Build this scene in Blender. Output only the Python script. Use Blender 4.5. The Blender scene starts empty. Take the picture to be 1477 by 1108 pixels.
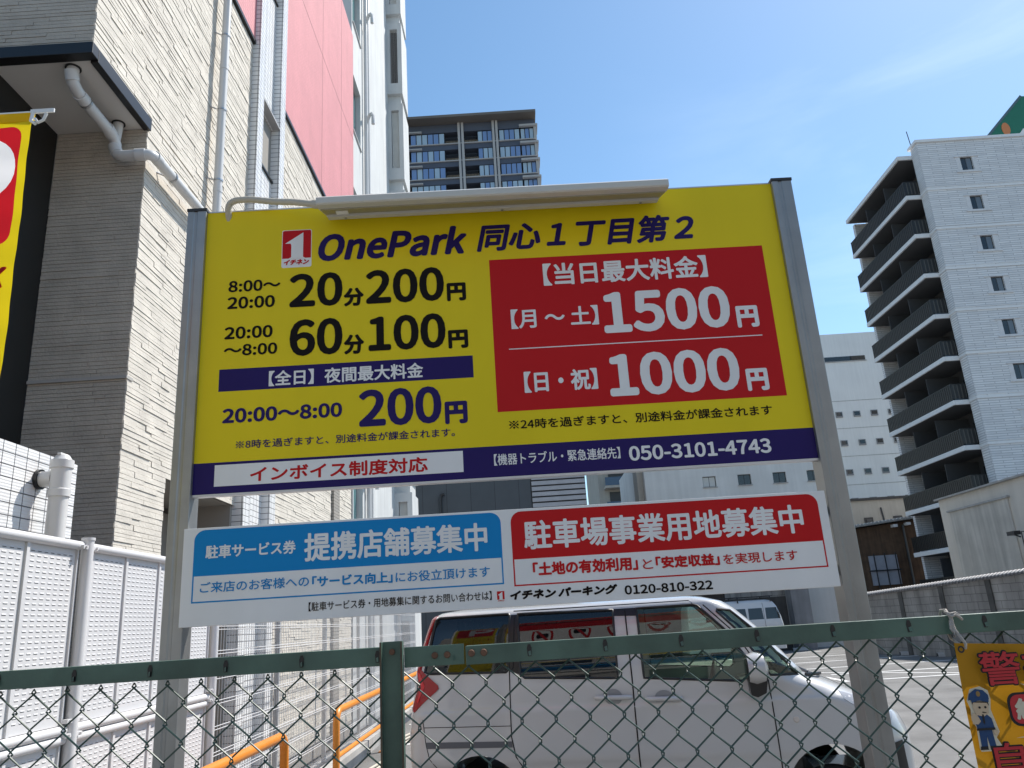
import bpy, bmesh, math, random
from mathutils import Vector, Matrix
from math import radians as RAD, sin, cos, pi, sqrt
random.seed(7)
S = bpy.context.scene
COL = S.collection

# ---------------------------------------------------------------- camera, world, sun
cam = bpy.data.cameras.new('camera')
camo = bpy.data.objects.new('camera', cam); COL.objects.link(camo)
cam.sensor_fit = 'HORIZONTAL'; cam.sensor_width = 36.0
cam.lens = 36.0 * 1137.0 / 1477.0
cam.clip_start = 0.05; cam.clip_end = 3000
PITCH, ROLL = RAD(16.8), RAD(3.63)
camo.matrix_world = (Matrix.Translation((0, 0, 1.62)) @ Matrix.Rotation(RAD(90) + PITCH, 4, 'X')
                     @ Matrix.Rotation(-ROLL, 4, 'Z'))
S.camera = camo

SUN_EL, SUN_AZ = RAD(53), RAD(50)          # azimuth measured from +Y towards +X
w = bpy.data.worlds.new('World'); S.world = w; w.use_nodes = True
nt = w.node_tree; N = nt.nodes; L = nt.links
bg = N['Background']
sky = N.new('ShaderNodeTexSky'); sky.sky_type = 'NISHITA'; sky.sun_disc = False
sky.sun_elevation = SUN_EL; sky.sun_rotation = SUN_AZ
sky.air_density = 1.0; sky.dust_density = 0.3; sky.ozone_density = 1.3; sky.altitude = 0
tc = N.new('ShaderNodeTexCoord')
mp = N.new('ShaderNodeMapping'); mp.inputs['Scale'].default_value = (1.0, 1.3, 4.5); mp.inputs['Rotation'].default_value = (0.15, -0.25, 0.5)
cn = N.new('ShaderNodeTexNoise'); cn.inputs['Scale'].default_value = 2.6; cn.inputs['Detail'].default_value = 9; cn.inputs['Roughness'].default_value = 0.55; cn.inputs['Distortion'].default_value = 0.4
cr = N.new('ShaderNodeValToRGB'); cr.color_ramp.elements[0].position = 0.47; cr.color_ramp.elements[1].position = 0.92
cr.color_ramp.elements[0].color = (0, 0, 0, 1); cr.color_ramp.elements[1].color = (0.30, 0.30, 0.30, 1)
# thin cloud gathers to the right (towards +X), clear overhead-left
sx = N.new('ShaderNodeSeparateXYZ'); mr = N.new('ShaderNodeMapRange')
mr.inputs['From Min'].default_value = 0.12; mr.inputs['From Max'].default_value = 0.7
mul = N.new('ShaderNodeMath'); mul.operation = 'MULTIPLY'
mx = N.new('ShaderNodeMix'); mx.data_type = 'RGBA'
mx.inputs['B'].default_value = (10.0, 10.6, 11.2, 1)
L.new(tc.outputs['Generated'], mp.inputs['Vector']); L.new(mp.outputs['Vector'], cn.inputs['Vector'])
L.new(cn.outputs['Fac'], cr.inputs['Fac']); L.new(tc.outputs['Generated'], sx.inputs[0])
L.new(sx.outputs['X'], mr.inputs['Value']); L.new(cr.outputs['Color'], mul.inputs[0]); L.new(mr.outputs['Result'], mul.inputs[1])
L.new(mul.outputs[0], mx.inputs['Factor']); hs = N.new('ShaderNodeHueSaturation'); hs.inputs['Saturation'].default_value = 1.12; hs.inputs['Hue'].default_value = 0.491; L.new(sky.outputs['Color'], hs.inputs['Color']); L.new(hs.outputs['Color'], mx.inputs['A']); L.new(mx.outputs['Result'], bg.inputs['Color'])
bg.inputs['Strength'].default_value = 0.135

sl = bpy.data.lights.new('sun', 'SUN'); sl.energy = 4.5; sl.angle = RAD(0.53); sl.color = (1.0, 0.95, 0.88)
slo = bpy.data.objects.new('sun', sl); COL.objects.link(slo)
sd = Vector((cos(SUN_EL) * sin(SUN_AZ), cos(SUN_EL) * cos(SUN_AZ), sin(SUN_EL)))
slo.rotation_euler = sd.to_track_quat('Z', 'Y').to_euler(); slo.location = sd * 30
S.view_settings.view_transform = 'Standard'; S.view_settings.look = 'None'
S.view_settings.exposure = 0.46; S.view_settings.gamma = 1.0
S.render.engine = 'CYCLES'
S.cycles.max_bounces = 8; S.cycles.transparent_max_bounces = 12

# ---------------------------------------------------------------- materials
def srgb(r, g, b):
    f = lambda c: (c / 12.92 if c <= .04045 else ((c + .055) / 1.055) ** 2.4)
    return (f(r / 255), f(g / 255), f(b / 255), 1)
def newmat(name):
    m = bpy.data.materials.new(name); m.use_nodes = True
    return m, m.node_tree.nodes, m.node_tree.links, m.node_tree.nodes['Principled BSDF']
def mat(name, col, rough=0.6, metal=0.0, var=0.0, vs=3.0, bump=0.0, bs=60.0, spec=0.5, streak=0.0, coat=0.0):
    """plain surface with optional mottling, vertical weather streaks and fine bump"""
    m, n, l, p = newmat(name)
    if len(col) == 3: col = (*col, 1)
    p.inputs['Base Color'].default_value = col; p.inputs['Roughness'].default_value = rough
    p.inputs['Metallic'].default_value = metal; p.inputs['Specular IOR Level'].default_value = spec
    p.inputs['Coat Weight'].default_value = coat; p.inputs['Coat Roughness'].default_value = 0.04
    t = n.new('ShaderNodeTexCoord')
    src = None
    def layer(scale, vec, amt, src, det=6):
        k = n.new('ShaderNodeTexNoise'); k.inputs['Scale'].default_value = scale; k.inputs['Detail'].default_value = det
        l.new(vec, k.inputs['Vector'])
        r = n.new('ShaderNodeMapRange'); r.inputs['From Min'].default_value = 0.3; r.inputs['From Max'].default_value = 0.7
        r.inputs['To Min'].default_value = 1 - amt; r.inputs['To Max'].default_value = 1 + amt * .5
        l.new(k.outputs['Fac'], r.inputs['Value'])
        x = n.new('ShaderNodeMix'); x.data_type = 'RGBA'; x.blend_type = 'MULTIPLY'; x.inputs['Factor'].default_value = 1
        if src: l.new(src, x.inputs['A'])
        else: x.inputs['A'].default_value = col
        l.new(r.outputs['Result'], x.inputs['B'])
        return x.outputs['Result']
    if var: src = layer(vs, t.outputs['Object'], var, src)
    if streak:
        q = n.new('ShaderNodeMapping'); q.inputs['Scale'].default_value = (1, 1, 0.06)
        l.new(t.outputs['Object'], q.inputs['Vector']); src = layer(5.0, q.outputs['Vector'], streak, src)
    if src: l.new(src, p.inputs['Base Color'])
    if bump:
        k = n.new('ShaderNodeTexNoise'); k.inputs['Scale'].default_value = bs; k.inputs['Detail'].default_value = 5
        l.new(t.outputs['Object'], k.inputs['Vector'])
        b = n.new('ShaderNodeBump'); b.inputs['Strength'].default_value = bump; b.inputs['Distance'].default_value = 0.01
        l.new(k.outputs['Fac'], b.inputs['Height']); l.new(b.outputs['Normal'], p.inputs['Normal'])
    return m
def brickmat(name, c1, c2, cm, bw, bh, mortar, offset=0.5, rough=0.6, bump=0.4, var=0.08, rib=0.0, ribs=8, smooth=0.1, streak=0.0):
    m, n, l, p = newmat(name); p.inputs['Roughness'].default_value = rough
    t = n.new('ShaderNodeTexCoord'); b = n.new('ShaderNodeTexBrick')
    b.inputs['Color1'].default_value = c1; b.inputs['Color2'].default_value = c2; b.inputs['Mortar'].default_value = cm
    b.inputs['Scale'].default_value = 1.0; b.inputs['Mortar Size'].default_value = mortar; b.inputs['Mortar Smooth'].default_value = smooth
    b.inputs['Brick Width'].default_value = bw; b.inputs['Row Height'].default_value = bh; b.offset = offset
    l.new(t.outputs['UV'], b.inputs['Vector'])
    src = b.outputs['Color']
    def noise(sc, vec, a):
        k = n.new('ShaderNodeTexNoise'); k.inputs['Scale'].default_value = sc; k.inputs['Detail'].default_value = 6
        l.new(vec, k.inputs['Vector'])
        r = n.new('ShaderNodeMapRange'); r.inputs['From Min'].default_value = 0.3; r.inputs['From Max'].default_value = 0.7
        r.inputs['To Min'].default_value = 1 - a; r.inputs['To Max'].default_value = 1 + a * .4
        l.new(k.outputs['Fac'], r.inputs['Value'])
        x = n.new('ShaderNodeMix'); x.data_type = 'RGBA'; x.blend_type = 'MULTIPLY'; x.inputs['Factor'].default_value = 1
        l.new(src, x.inputs['A']); l.new(r.outputs['Result'], x.inputs['B']); return x.outputs['Result']
    src = noise(1.7, t.outputs['UV'], var)
    if streak:
        q = n.new('ShaderNodeMapping'); q.inputs['Scale'].default_value = (3, 0.15, 1); l.new(t.outputs['UV'], q.inputs['Vector'])
        src = noise(1.0, q.outputs['Vector'], streak)
    l.new(src, p.inputs['Base Color'])
    h = n.new('ShaderNodeMath'); h.operation = 'SUBTRACT'; h.inputs[0].default_value = 1.0
    l.new(b.outputs['Fac'], h.inputs[1]); hh = h.outputs[0]
    if rib:
        wv = n.new('ShaderNodeTexWave'); wv.wave_type = 'BANDS'; wv.bands_direction = 'Y'
        wv.inputs['Scale'].default_value = ribs; wv.inputs['Distortion'].default_value = 1.2; wv.inputs['Detail'].default_value = 2
        l.new(t.outputs['UV'], wv.inputs['Vector'])
        a = n.new('ShaderNodeMath'); a.operation = 'MULTIPLY_ADD'; a.inputs[1].default_value = rib
        l.new(wv.outputs['Fac'], a.inputs[0]); l.new(hh, a.inputs[2]); hh = a.outputs[0]
    bp = n.new('ShaderNodeBump'); bp.inputs['Strength'].default_value = bump; bp.inputs['Distance'].default_value = 0.006
    l.new(hh, bp.inputs['Height']); l.new(bp.outputs['Normal'], p.inputs['Normal'])
    return m
def clothmat(name, col, trans=0.5):
    m, n, l, p = newmat(name)
    p.inputs['Base Color'].default_value = col; p.inputs['Roughness'].default_value = 0.8
    tr = n.new('ShaderNodeBsdfTranslucent'); tr.inputs['Color'].default_value = col
    t = n.new('ShaderNodeTexCoord'); k = n.new('ShaderNodeTexNoise'); k.inputs['Scale'].default_value = 9; k.inputs['Detail'].default_value = 4
    l.new(t.outputs['Object'], k.inputs['Vector'])
    b = n.new('ShaderNodeBump'); b.inputs['Strength'].default_value = 0.25; b.inputs['Distance'].default_value = 0.01
    l.new(k.outputs['Fac'], b.inputs['Height']); l.new(b.outputs['Normal'], p.inputs['Normal'])
    x = n.new('ShaderNodeMixShader'); x.inputs['Fac'].default_value = trans
    l.new(p.outputs['BSDF'], x.inputs[1]); l.new(tr.outputs['BSDF'], x.inputs[2])
    l.new(x.outputs['Shader'], n['Material Output'].inputs['Surface'])
    return m
def glassmat(name, tint, body=0.0, bodycol=(0.01, 0.012, 0.015, 1), refl=1.0):
    """clear or tinted pane: tinted transparency + fresnel mirror"""
    m, n, l, p = newmat(name); n.remove(p)
    tr = n.new('ShaderNodeBsdfTransparent'); tr.inputs['Color'].default_value = tint
    gl = n.new('ShaderNodeBsdfGlossy'); gl.inputs['Roughness'].default_value = 0.015; gl.inputs['Color'].default_value = (refl, refl, refl, 1)
    df = n.new('ShaderNodeBsdfDiffuse'); df.inputs['Color'].default_value = bodycol
    a = n.new('ShaderNodeMixShader'); a.inputs['Fac'].default_value = body
    l.new(tr.outputs[0], a.inputs[1]); l.new(df.outputs[0], a.inputs[2])
    fr = n.new('ShaderNodeFresnel'); fr.inputs['IOR'].default_value = 1.65
    b = n.new('ShaderNodeMixShader'); l.new(fr.outputs[0], b.inputs['Fac']); l.new(a.outputs[0], b.inputs[1]); l.new(gl.outputs[0], b.inputs[2])
    l.new(b.outputs[0], n['Material Output'].inputs['Surface'])
    return m

# ---------------------------------------------------------------- mesh helpers
class MB:
    def __init__(s): s.v = []; s.f = []; s.m = []; s.mats = []
    def mi(s, m):
        if m not in s.mats: s.mats.append(m)
        return s.mats.index(m)
    def face(s, pts, m=None):
        i = len(s.v); s.v += [tuple(p) for p in pts]; s.f.append(tuple(range(i, i + len(pts)))); s.m.append(s.mi(m)); return s
    def add(s, vs, fs, m=None):
        i = len(s.v); s.v += [tuple(p) for p in vs]; k = s.mi(m)
        for f in fs: s.f.append(tuple(i + j for j in f)); s.m.append(k)
        return s
    def box(s, x0, x1, y0, y1, z0, z1, m=None):
        vs = [(x0, y0, z0), (x1, y0, z0), (x1, y1, z0), (x0, y1, z0), (x0, y0, z1), (x1, y0, z1), (x1, y1, z1), (x0, y1, z1)]
        return s.add(vs, [(0, 3, 2, 1), (4, 5, 6, 7), (0, 1, 5, 4), (1, 2, 6, 5), (2, 3, 7, 6), (3, 0, 4, 7)], m)
    def prism(s, poly, axis, c0, c1, m=None):
        """poly of (a,b); axis 'x': (a,b)=(y,z), 'y': (x,z), 'z': (x,y)"""
        mk = {'x': lambda a, b, c: (c, a, b), 'y': lambda a, b, c: (a, c, b), 'z': lambda a, b, c: (a, b, c)}[axis]
        n = len(poly)
        vs = [mk(a, b, c0) for a, b in poly] + [mk(a, b, c1) for a, b in poly]
        fs = [tuple(range(n))[::-1], tuple(range(n, 2 * n))] + [(i, (i + 1) % n, n + (i + 1) % n, n + i) for i in range(n)]
        return s.add(vs, fs, m)
    def tube(s, path, r, n=8, m=None, caps=True, closed=False):
        P = [Vector(p) for p in path]; k = len(P); rings = []
        up = None
        for i, p in enumerate(P):
            if closed: t = P[(i + 1) % k] - P[i - 1]
            else: t = (P[min(i + 1, k - 1)] - P[max(i - 1, 0)])
            t.normalize()
            if up is None:
                up = Vector((0, 0, 1)) if abs(t.z) < .9 else Vector((1, 0, 0))
            a = t.cross(up); a.normalize(); b = a.cross(t); up = b
            rr = r[i] if isinstance(r, (list, tuple)) else r
            rings.append([p + (a * cos(2 * pi * j / n) + b * sin(2 * pi * j / n)) * rr for j in range(n)])
        vs = [q for g in rings for q in g]; fs = []
        for i in range(k if closed else k - 1):
            for j in range(n):
                i2 = (i + 1) % k
                fs.append((i * n + j, i * n + (j + 1) % n, i2 * n + (j + 1) % n, i2 * n + j))
        if caps and not closed:
            fs.append(tuple(range(n))[::-1]); fs.append(tuple((k - 1) * n + j for j in range(n)))
        return s.add(vs, fs, m)
    def disc(s, c, ax, r0, r1, n=32, m=None):
        """flat ring facing axis ax ('y-' or 'y+')"""
        sg = -1 if ax[1] == '-' else 1; vs = []
        for j in range(n):
            a = 2 * pi * j / n * (1 if sg < 0 else -1)
            for r in (r0, r1): vs.append((c[0] + r * cos(a), c[1], c[2] + r * sin(a)))
        return s.add(vs, [(2 * j, 2 * j + 1, (2 * j + 3) % (2 * n), (2 * j + 2) % (2 * n)) for j in range(n)], m)
    def build(s, name, mats=None, parent=None, smooth=None, bevel=0.0, fix=True):
        me = bpy.data.meshes.new(name); me.from_pydata(s.v, [], s.f)
        ml = [x for x in s.mats]
        for x in ml: me.materials.append(x if x is not None else mats)
        for p, k in zip(me.polygons, s.m): p.material_index = k
        if fix:
            b = bmesh.new(); b.from_mesh(me); bmesh.ops.recalc_face_normals(b, faces=b.faces); b.to_mesh(me); b.free()
        boxuv(me)
        return link(name, me, parent, smooth, bevel)
def boxuv(me):
    uv = me.uv_layers.new(name='UVMap').data; vs = me.vertices
    for p in me.polygons:
        n = p.normal; ax = max(range(3), key=lambda i: abs(n[i]))
        for li in p.loop_indices:
            c = vs[me.loops[li].vertex_index].co
            uv[li].uv = (c.y, c.z) if ax == 0 else ((c.x, c.z) if ax == 1 else (c.x, c.y))
def link(name, me, parent=None, smooth=None, bevel=0.0):
    o = bpy.data.objects.new(name, me); COL.objects.link(o)
    if parent: o.parent = parent
    if bevel:
        b = o.modifiers.new('bevel', 'BEVEL'); b.width = bevel; b.segments = 2; b.limit_method = 'ANGLE'; b.angle_limit = RAD(40)
        b.harden_normals = False
    if smooth is not None:
        me.shade_smooth(); me.set_sharp_from_angle(angle=RAD(smooth))
    return o
def tag(o, label=None, cat=None, group=None, kind=None):
    if label: o['label'] = label
    if cat: o['category'] = cat
    if group: o['group'] = group
    if kind: o['kind'] = kind
    return o
def thing(name, label, cat, loc=(0, 0, 0), rz=0.0, group=None):
    o = bpy.data.objects.new(name, None); COL.objects.link(o); o.empty_display_size = 0.2
    o.location = loc; o.rotation_euler = (0, 0, rz); return tag(o, label, cat, group)
def dup(o, parent=None, loc=None):
    c = o.copy(); COL.objects.link(c); c.parent = parent
    if loc is not None: c.location = loc
    for ch in list(o.children): dup(ch, c)
    return c

# lettering: the font glyphs filled, fattened by stacking shifted copies a fraction of a millimetre apart
FONT = None
try:
    import os
    fp = os.path.join(bpy.utils.resource_path('LOCAL'), 'datafiles', 'fonts', 'Noto Sans CJK Regular.woff2')
    FONT = bpy.data.fonts.load(fp)
except Exception:
    FONT = None
_cache = {}
def glyphs(s, shear):
    if (s, shear) in _cache: return _cache[(s, shear)]
    c = bpy.data.curves.new('lettering', 'FONT'); c.body = s; c.shear = shear; c.resolution_u = 4
    if FONT: c.font = FONT
    o = bpy.data.objects.new('lettering', c); COL.objects.link(o)
    dg = bpy.context.evaluated_depsgraph_get(); me = bpy.data.meshes.new_from_object(o.evaluated_get(dg))
    V = [(v.co.x, v.co.y) for v in me.vertices]; F = [tuple(p.vertices) for p in me.polygons]
    bpy.data.objects.remove(o); bpy.data.curves.remove(c); bpy.data.meshes.remove(me)
    xs = [v[0] for v in V]; ys = [v[1] for v in V]; bb = (min(xs), max(xs), min(ys), max(ys))
    _cache[(s, shear)] = (V, F, bb); return _cache[(s, shear)]
def text(name, s, u0, u1, v0, v1, r, m, parent, depth, shear=0.0, back=False, n=8, label=None):
    """lettering filling the box u0..u1, v0..v1 of an upright board whose face is at y=depth"""
    V, F, bb = glyphs(s, shear)
    kx = (u1 - u0 - 2 * r) / (bb[1] - bb[0]); ky = (v1 - v0 - 2 * r) / (bb[3] - bb[2])
    vs = []; fs = []; sg = 1 if back else -1
    offs = [(0, 0)] + ([(r * cos(2 * pi * j / n), r * sin(2 * pi * j / n)) for j in range(n)] if r else [])
    for k, (dx, dy) in enumerate(offs):
        b = len(vs); y = depth + sg * 0.00005 * k
        for x, z in V:
            X = u0 + r + (x - bb[0]) * kx + dx
            if back: X = u0 + u1 - X
            vs.append((X, y, v0 + r + (z - bb[2]) * ky + dy))
        fs += [tuple(b + i for i in f) for f in F]
    me = bpy.data.meshes.new(name); me.from_pydata(vs, [], fs); me.materials.append(m)
    o = link(name, me, parent)
    if label: o['label'] = label
    return o
def rrect(x0, x1, z0, z1, r, n=6, corners=(1, 1, 1, 1)):
    """rounded rectangle outline; corners = bl, br, tr, tl"""
    out = []
    for (cx, cz, a, k) in ((x0, z0, pi, 0), (x1, z0, 1.5 * pi, 1), (x1, z1, 0, 2), (x0, z1, .5 * pi, 3)):
        if not corners[k]: out.append((cx, cz)); continue
        ox = cx + r if k in (0, 3) else cx - r; oz = cz + r if k in (0, 1) else cz - r
        out += [(ox + r * cos(a + .5 * pi * i / n), oz + r * sin(a + .5 * pi * i / n)) for i in range(n + 1)]
    return out
def plate(mb, poly, y, m=None, t=0.0004):
    """thin printed film on an upright board: outline (x,z) at depth y (front face at y-t)"""
    return mb.prism(poly, 'y', y - t, y, m)

# ================================================================ THE SETTING
M_asph = mat('asphalt', (0.185, 0.182, 0.176), 0.85, var=0.32, vs=1.1, bump=0.7, bs=160)
M_road = mat('street asphalt', (0.16, 0.16, 0.165), 0.9, var=0.2, vs=0.8, bump=0.4, bs=150)
M_line = mat('line paint', (0.78, 0.78, 0.76), 0.6, var=0.18, vs=14)
M_conc = mat('concrete', (0.42, 0.41, 0.39), 0.85, var=0.2, vs=2, bump=0.3, bs=80, streak=0.15)
M_black = mat('black cladding', (0.012, 0.012, 0.011), 0.5)
M_blackm = mat('black metal trim', (0.012, 0.012, 0.013), 0.35)
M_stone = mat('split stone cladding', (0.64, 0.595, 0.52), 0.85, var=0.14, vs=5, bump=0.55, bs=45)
M_stoned = mat('split stone cladding shaded front', (0.50, 0.445, 0.37), 0.85, var=0.16, vs=5, bump=0.5, bs=45)  # same stone, shade of the front faces put into a darker base
M_joint = mat('stone joint', (0.30, 0.28, 0.25), 0.95)
M_tile = brickmat('white glazed tile', srgb(232, 232, 230), srgb(222, 222, 222), (0.10, 0.10, 0.105, 1), 0.108, 0.0667, 0.0035, 0.0, 0.35, 0.5, 0.06, rib=0.35, ribs=18)
M_pink = brickmat('pink ribbed panel', (0.66, 0.26, 0.28, 1), (0.62, 0.245, 0.265, 1), (0.50, 0.18, 0.20, 1), 0.06, 0.06, 0.006, 0.0, 0.75, 0.5, 0.06, smooth=0.6, streak=0.06)
M_white = mat('white render', (0.58, 0.595, 0.59), 0.8, var=0.08, vs=1.2, streak=0.1, bump=0.35, bs=30)
M_soffit = mat('soffit board', (0.62, 0.60, 0.56), 0.7, var=0.03)
M_pvc = mat('grey-white pvc pipe', (0.62, 0.62, 0.61), 0.35, var=0.04)
M_steel = mat('stainless clip', (0.5, 0.5, 0.5), 0.3, metal=1.0)
M_glassd = glassmat('dark window glass', (0.5, 0.55, 0.55, 1), body=0.85, bodycol=(0.02, 0.025, 0.03, 1))
M_glasst = glassmat('teal window glass', (0.5, 0.7, 0.7, 1), body=0.9, bodycol=(0.10, 0.24, 0.25, 1))
M_glassb = glassmat('blue window glass', (0.5, 0.6, 0.8, 1), body=0.9, bodycol=(0.20, 0.31, 0.55, 1))
M_frame = mat('dark window frame', (0.03, 0.03, 0.032), 0.4)
M_curt = mat('curtain', (0.6, 0.6, 0.57), 0.9, var=0.1)

# ground, street, parking lot lines
g = MB().box(-600, 600, -300, 900, -0.5, -0.03); o = g.build('ground', M_road); tag(o, kind='structure')
a = MB(); a.box(-2.35, 14.0, 1.55, 36.0, -0.029, 0.0); o = a.build('parking_lot', M_asph); tag(o, kind='structure')
k = MB(); k.box(-2.6, -2.3, 1.56, 34, -0.02, 0.18)
for i in range(16): k.box(-2.62, -2.298, 2 + i * 2.0, 2.008 + i * 2.0, 0.0, 0.182)
o = k.build('kerb', M_conc, bevel=0.012); tag(o, kind='structure')
ln = MB()
for (x0, x1, y) in ((6.6, 11.2, 26.6), (6.6, 11.6, 24.2), (6.8, 11.9, 21.8), (7.0, 10.4, 19.7), (6.8, 10.2, 29.3), (7.2, 9.6, 17.9)):
    ln.box(x0, x1, y - .06, y + .06, 0.001, 0.004)
ln.add([(7.0, 20.4, .0041), (10.8, 16.6, .0041), (10.8, 16.75, .0041), (7.0, 20.55, .0041)], [(0, 1, 2, 3)])
for y in (7.6, 10.1, 12.6, 15.1, 17.6): ln.box(-2.2, 2.6, y - .05, y + .05, 0.001, 0.004)
ln.box(6.6, 6.72, 17.8, 31, 0.0045, 0.006)
o = ln.build('lot_marking', M_line); tag(o, kind='structure')

def cladding(mb, axis, c, a0, a1, z0, z1, out, m, jm, hmin=0.026, hmax=0.046, dmax=0.0105, lmin=.16, lmax=.55):
    """strips of split stone on a plane; every strip a slightly different depth"""
    def pt(a, d, z): return (c + out * d, a, z) if axis == 'x' else (a, c + out * d, z)
    mb.face([pt(a0, -.002, z0), pt(a1, -.002, z0), pt(a1, -.002, z1), pt(a0, -.002, z1)], jm)
    z = z0
    while z < z1 - 0.012:
        h = min(random.choice((hmin, hmin * 1.15, hmax * .8, hmax)), z1 - z); a = a0
        while a < a1 - 1e-4:
            l = random.uniform(lmin, lmax); b = min(a + l, a1)
            if a1 - b < lmin * .6: b = a1
            d = random.choice((.004, .0055, .007, .009, dmax) if dmax > .008 else (.0045, .0055, dmax)); e = .0016
            A, B = a + e * (a > a0), b - e * (b < a1); Z0, Z1 = z + e, z + h - e
            t0, t1 = d + random.uniform(-.002, .002), d + random.uniform(-.002, .002)
            v = [pt(A, -.001, Z0), pt(B, -.001, Z0), pt(B, -.001, Z1), pt(A, -.001, Z1), pt(A, t0, Z0), pt(B, t1, Z0), pt(B, t1 * .85, Z1), pt(A, t0 * .85, Z1)]
            mb.add(v, [(4, 5, 6, 7), (0, 1, 5, 4), (1, 2, 6, 5), (2, 3, 7, 6), (3, 0, 4, 7)], m)
            a = b
        z += h

# ---------------------------------------------------------------- stone clad building on the left
B1 = thing('clad_building', 'beige stone clad building with pink upper panels and a tiled window bay', 'building', (-3.0, 5.82, 0))
def bpart(mb, name, m, parent=B1, **kw):
    o = mb.build(name, m, None, **kw)
    if parent is not None:
        o.parent = parent; o.matrix_parent_inverse = Matrix.Translation(-Vector(parent.location))
    return o
F = -3.0
core = MB()
core.box(-9, F - .02, 8.2, 14.1, 3.0, 14.0); core.box(-9, F - .02, 4.94, 8.2, 5.98, 14.0)
core.box(-3.77, F - .02, 5.86, 6.6, 0, 5.9); core.box(-3.8, F - .02, 6.6, 8.2, 2.97, 5.9); core.box(-9, -3.62, 6.61, 8.2, 0, 2.9)
core.box(-9, F - .02, 8.2, 14.1, 0, 3.0); core.box(-9, -3.79, 7.2, 8.2, 2.9, 5.9)
bpart(core, 'structural_wall', M_joint)
st = MB()
cladding(st, 'x', F, 4.90, 8.25, 5.98, 8.80, 1, M_stone, M_joint)
cladding(st, 'x', F, 5.82, 8.25, 2.97, 5.98, 1, M_stone, M_joint)
cladding(st, 'x', F, 5.82, 6.60, 1.6, 2.97, 1, M_stone, M_joint)
bpart(st, 'stone_wall', M_stone, fix=True)
st = MB()
cladding(st, 'x', F, 9.33, 12.5, 0.2, 8.70, 1, M_stone, M_joint, lmin=.25)
cladding(st, 'x', F, 12.94, 14.0, 0.2, 8.70, 1, M_stone, M_joint, lmin=.25)
bpart(st, 'stone_wall', M_stone)
sf = MB()
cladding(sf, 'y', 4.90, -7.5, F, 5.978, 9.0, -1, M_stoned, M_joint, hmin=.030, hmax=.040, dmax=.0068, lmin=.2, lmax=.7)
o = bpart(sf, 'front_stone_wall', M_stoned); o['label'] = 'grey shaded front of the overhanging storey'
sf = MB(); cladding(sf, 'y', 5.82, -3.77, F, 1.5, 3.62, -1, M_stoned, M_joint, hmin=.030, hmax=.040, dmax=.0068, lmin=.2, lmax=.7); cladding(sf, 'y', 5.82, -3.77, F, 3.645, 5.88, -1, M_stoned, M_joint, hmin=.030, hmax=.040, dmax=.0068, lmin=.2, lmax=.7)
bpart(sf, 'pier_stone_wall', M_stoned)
bpart(MB().box(-3.77, F + .012, 5.80, 5.9, 3.62, 3.645), 'panel_joint', mat('joint cover strip', (0.42, 0.40, 0.37), 0.7))
bpart(MB().box(-8, -3.775, 7.0, 7.19, 0, 5.9).box(-3.95, -3.775, 3.6, 5.815, 0, 5.878), 'recess_wall', M_black)
bpart(MB().box(-7.5, F - .03, 4.95, 7.3, 5.88, 5.97), 'soffit', M_soffit)
tr = MB(); tr.box(-7.5, F + .03, 4.86, 4.948, 5.875, 5.975); tr.box(F - .03, F + .03, 4.95, 5.83, 5.86, 5.975)
bpart(tr, 'drip_trim', M_blackm, bevel=.004)
# tiled window bay between two pilasters
P = F + .10
pl = MB(); pl.box(F - .3, P, 8.25, 8.45, 0.2, 14); pl.box(F - .3, P, 9.13, 9.33, 0.2, 14)
bpart(pl, 'tiled_pilaster', M_tile)
zs = (7.35, 10.2, 4.45)
pn = MB(); zz = 0.2
for s in sorted(zs):
    pn.box(F - .3, F, 8.452, 9.128, zz, s); zz = s + .80
pn.box(F - .3, F, 8.452, 9.128, zz, 14)
bpart(pn, 'tiled_spandrel', M_tile)
for s in zs:
    wb = bpart(MB().box(F - .28, F - .24, 8.452, 9.128, s, s + .8), 'bay_window', M_frame)
    gl = MB().box(F - .238, F - .23, 8.50, 9.08, s + .05, s + .75).build('pane', M_glassd, wb)
    bpart(MB().box(F - .26, P - .004, 8.452, 9.128, s + .802, s + .83), 'window_hood', mat('grey hood', (.38, .38, .38), .5))
    bpart(MB().box(F - .25, F + .025, 8.452, 9.128, s - .012, s + .012), 'window_sill', M_blackm)
bk = MB()
for s in zs:
    bk.box(F - .31, F - .285, 8.452, 9.128, s, s + .8)
bpart(bk, 'bay_backing', M_joint)
# pink band, its drip edge and joints
pk = MB(); pk.box(F - .02, F + .03, 4.9, 8.249, 8.86, 14); pk.box(F - .02, F + .03, 9.331, 14.16, 8.76, 14)
bpart(pk, 'pink_panel', M_pink)
jt = MB(); jt.box(F - .02, F + .042, 4.9, 8.249, 8.81, 8.858); jt.box(F - .02, F + .042, 9.331, 14.16, 8.71, 8.758)
bpart(jt, 'panel_trim', M_blackm)
jl = MB(); jl.box(F, F + .0315, 9.331, 14.16, 11.385, 11.40); jl.box(F, F + .0315, 11.6, 11.608, 8.76, 14); jl.box(F, F + .0315, 13.05, 13.058, 8.76, 14)
bpart(jl, 'panel_seam', mat('seam', (.25, .1, .11), .8))
bpart(MB().box(F - .1, F + .05, 12.52, 12.92, 0.2, 8.70), 'groove_shade_strip', brickmat('groove shade stone', (.33, .31, .28, 1), (.36, .33, .29, 1), (.15, .14, .12, 1), .4, .05, .005))  # dark strip, the shade of a groove put into its colour

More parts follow.
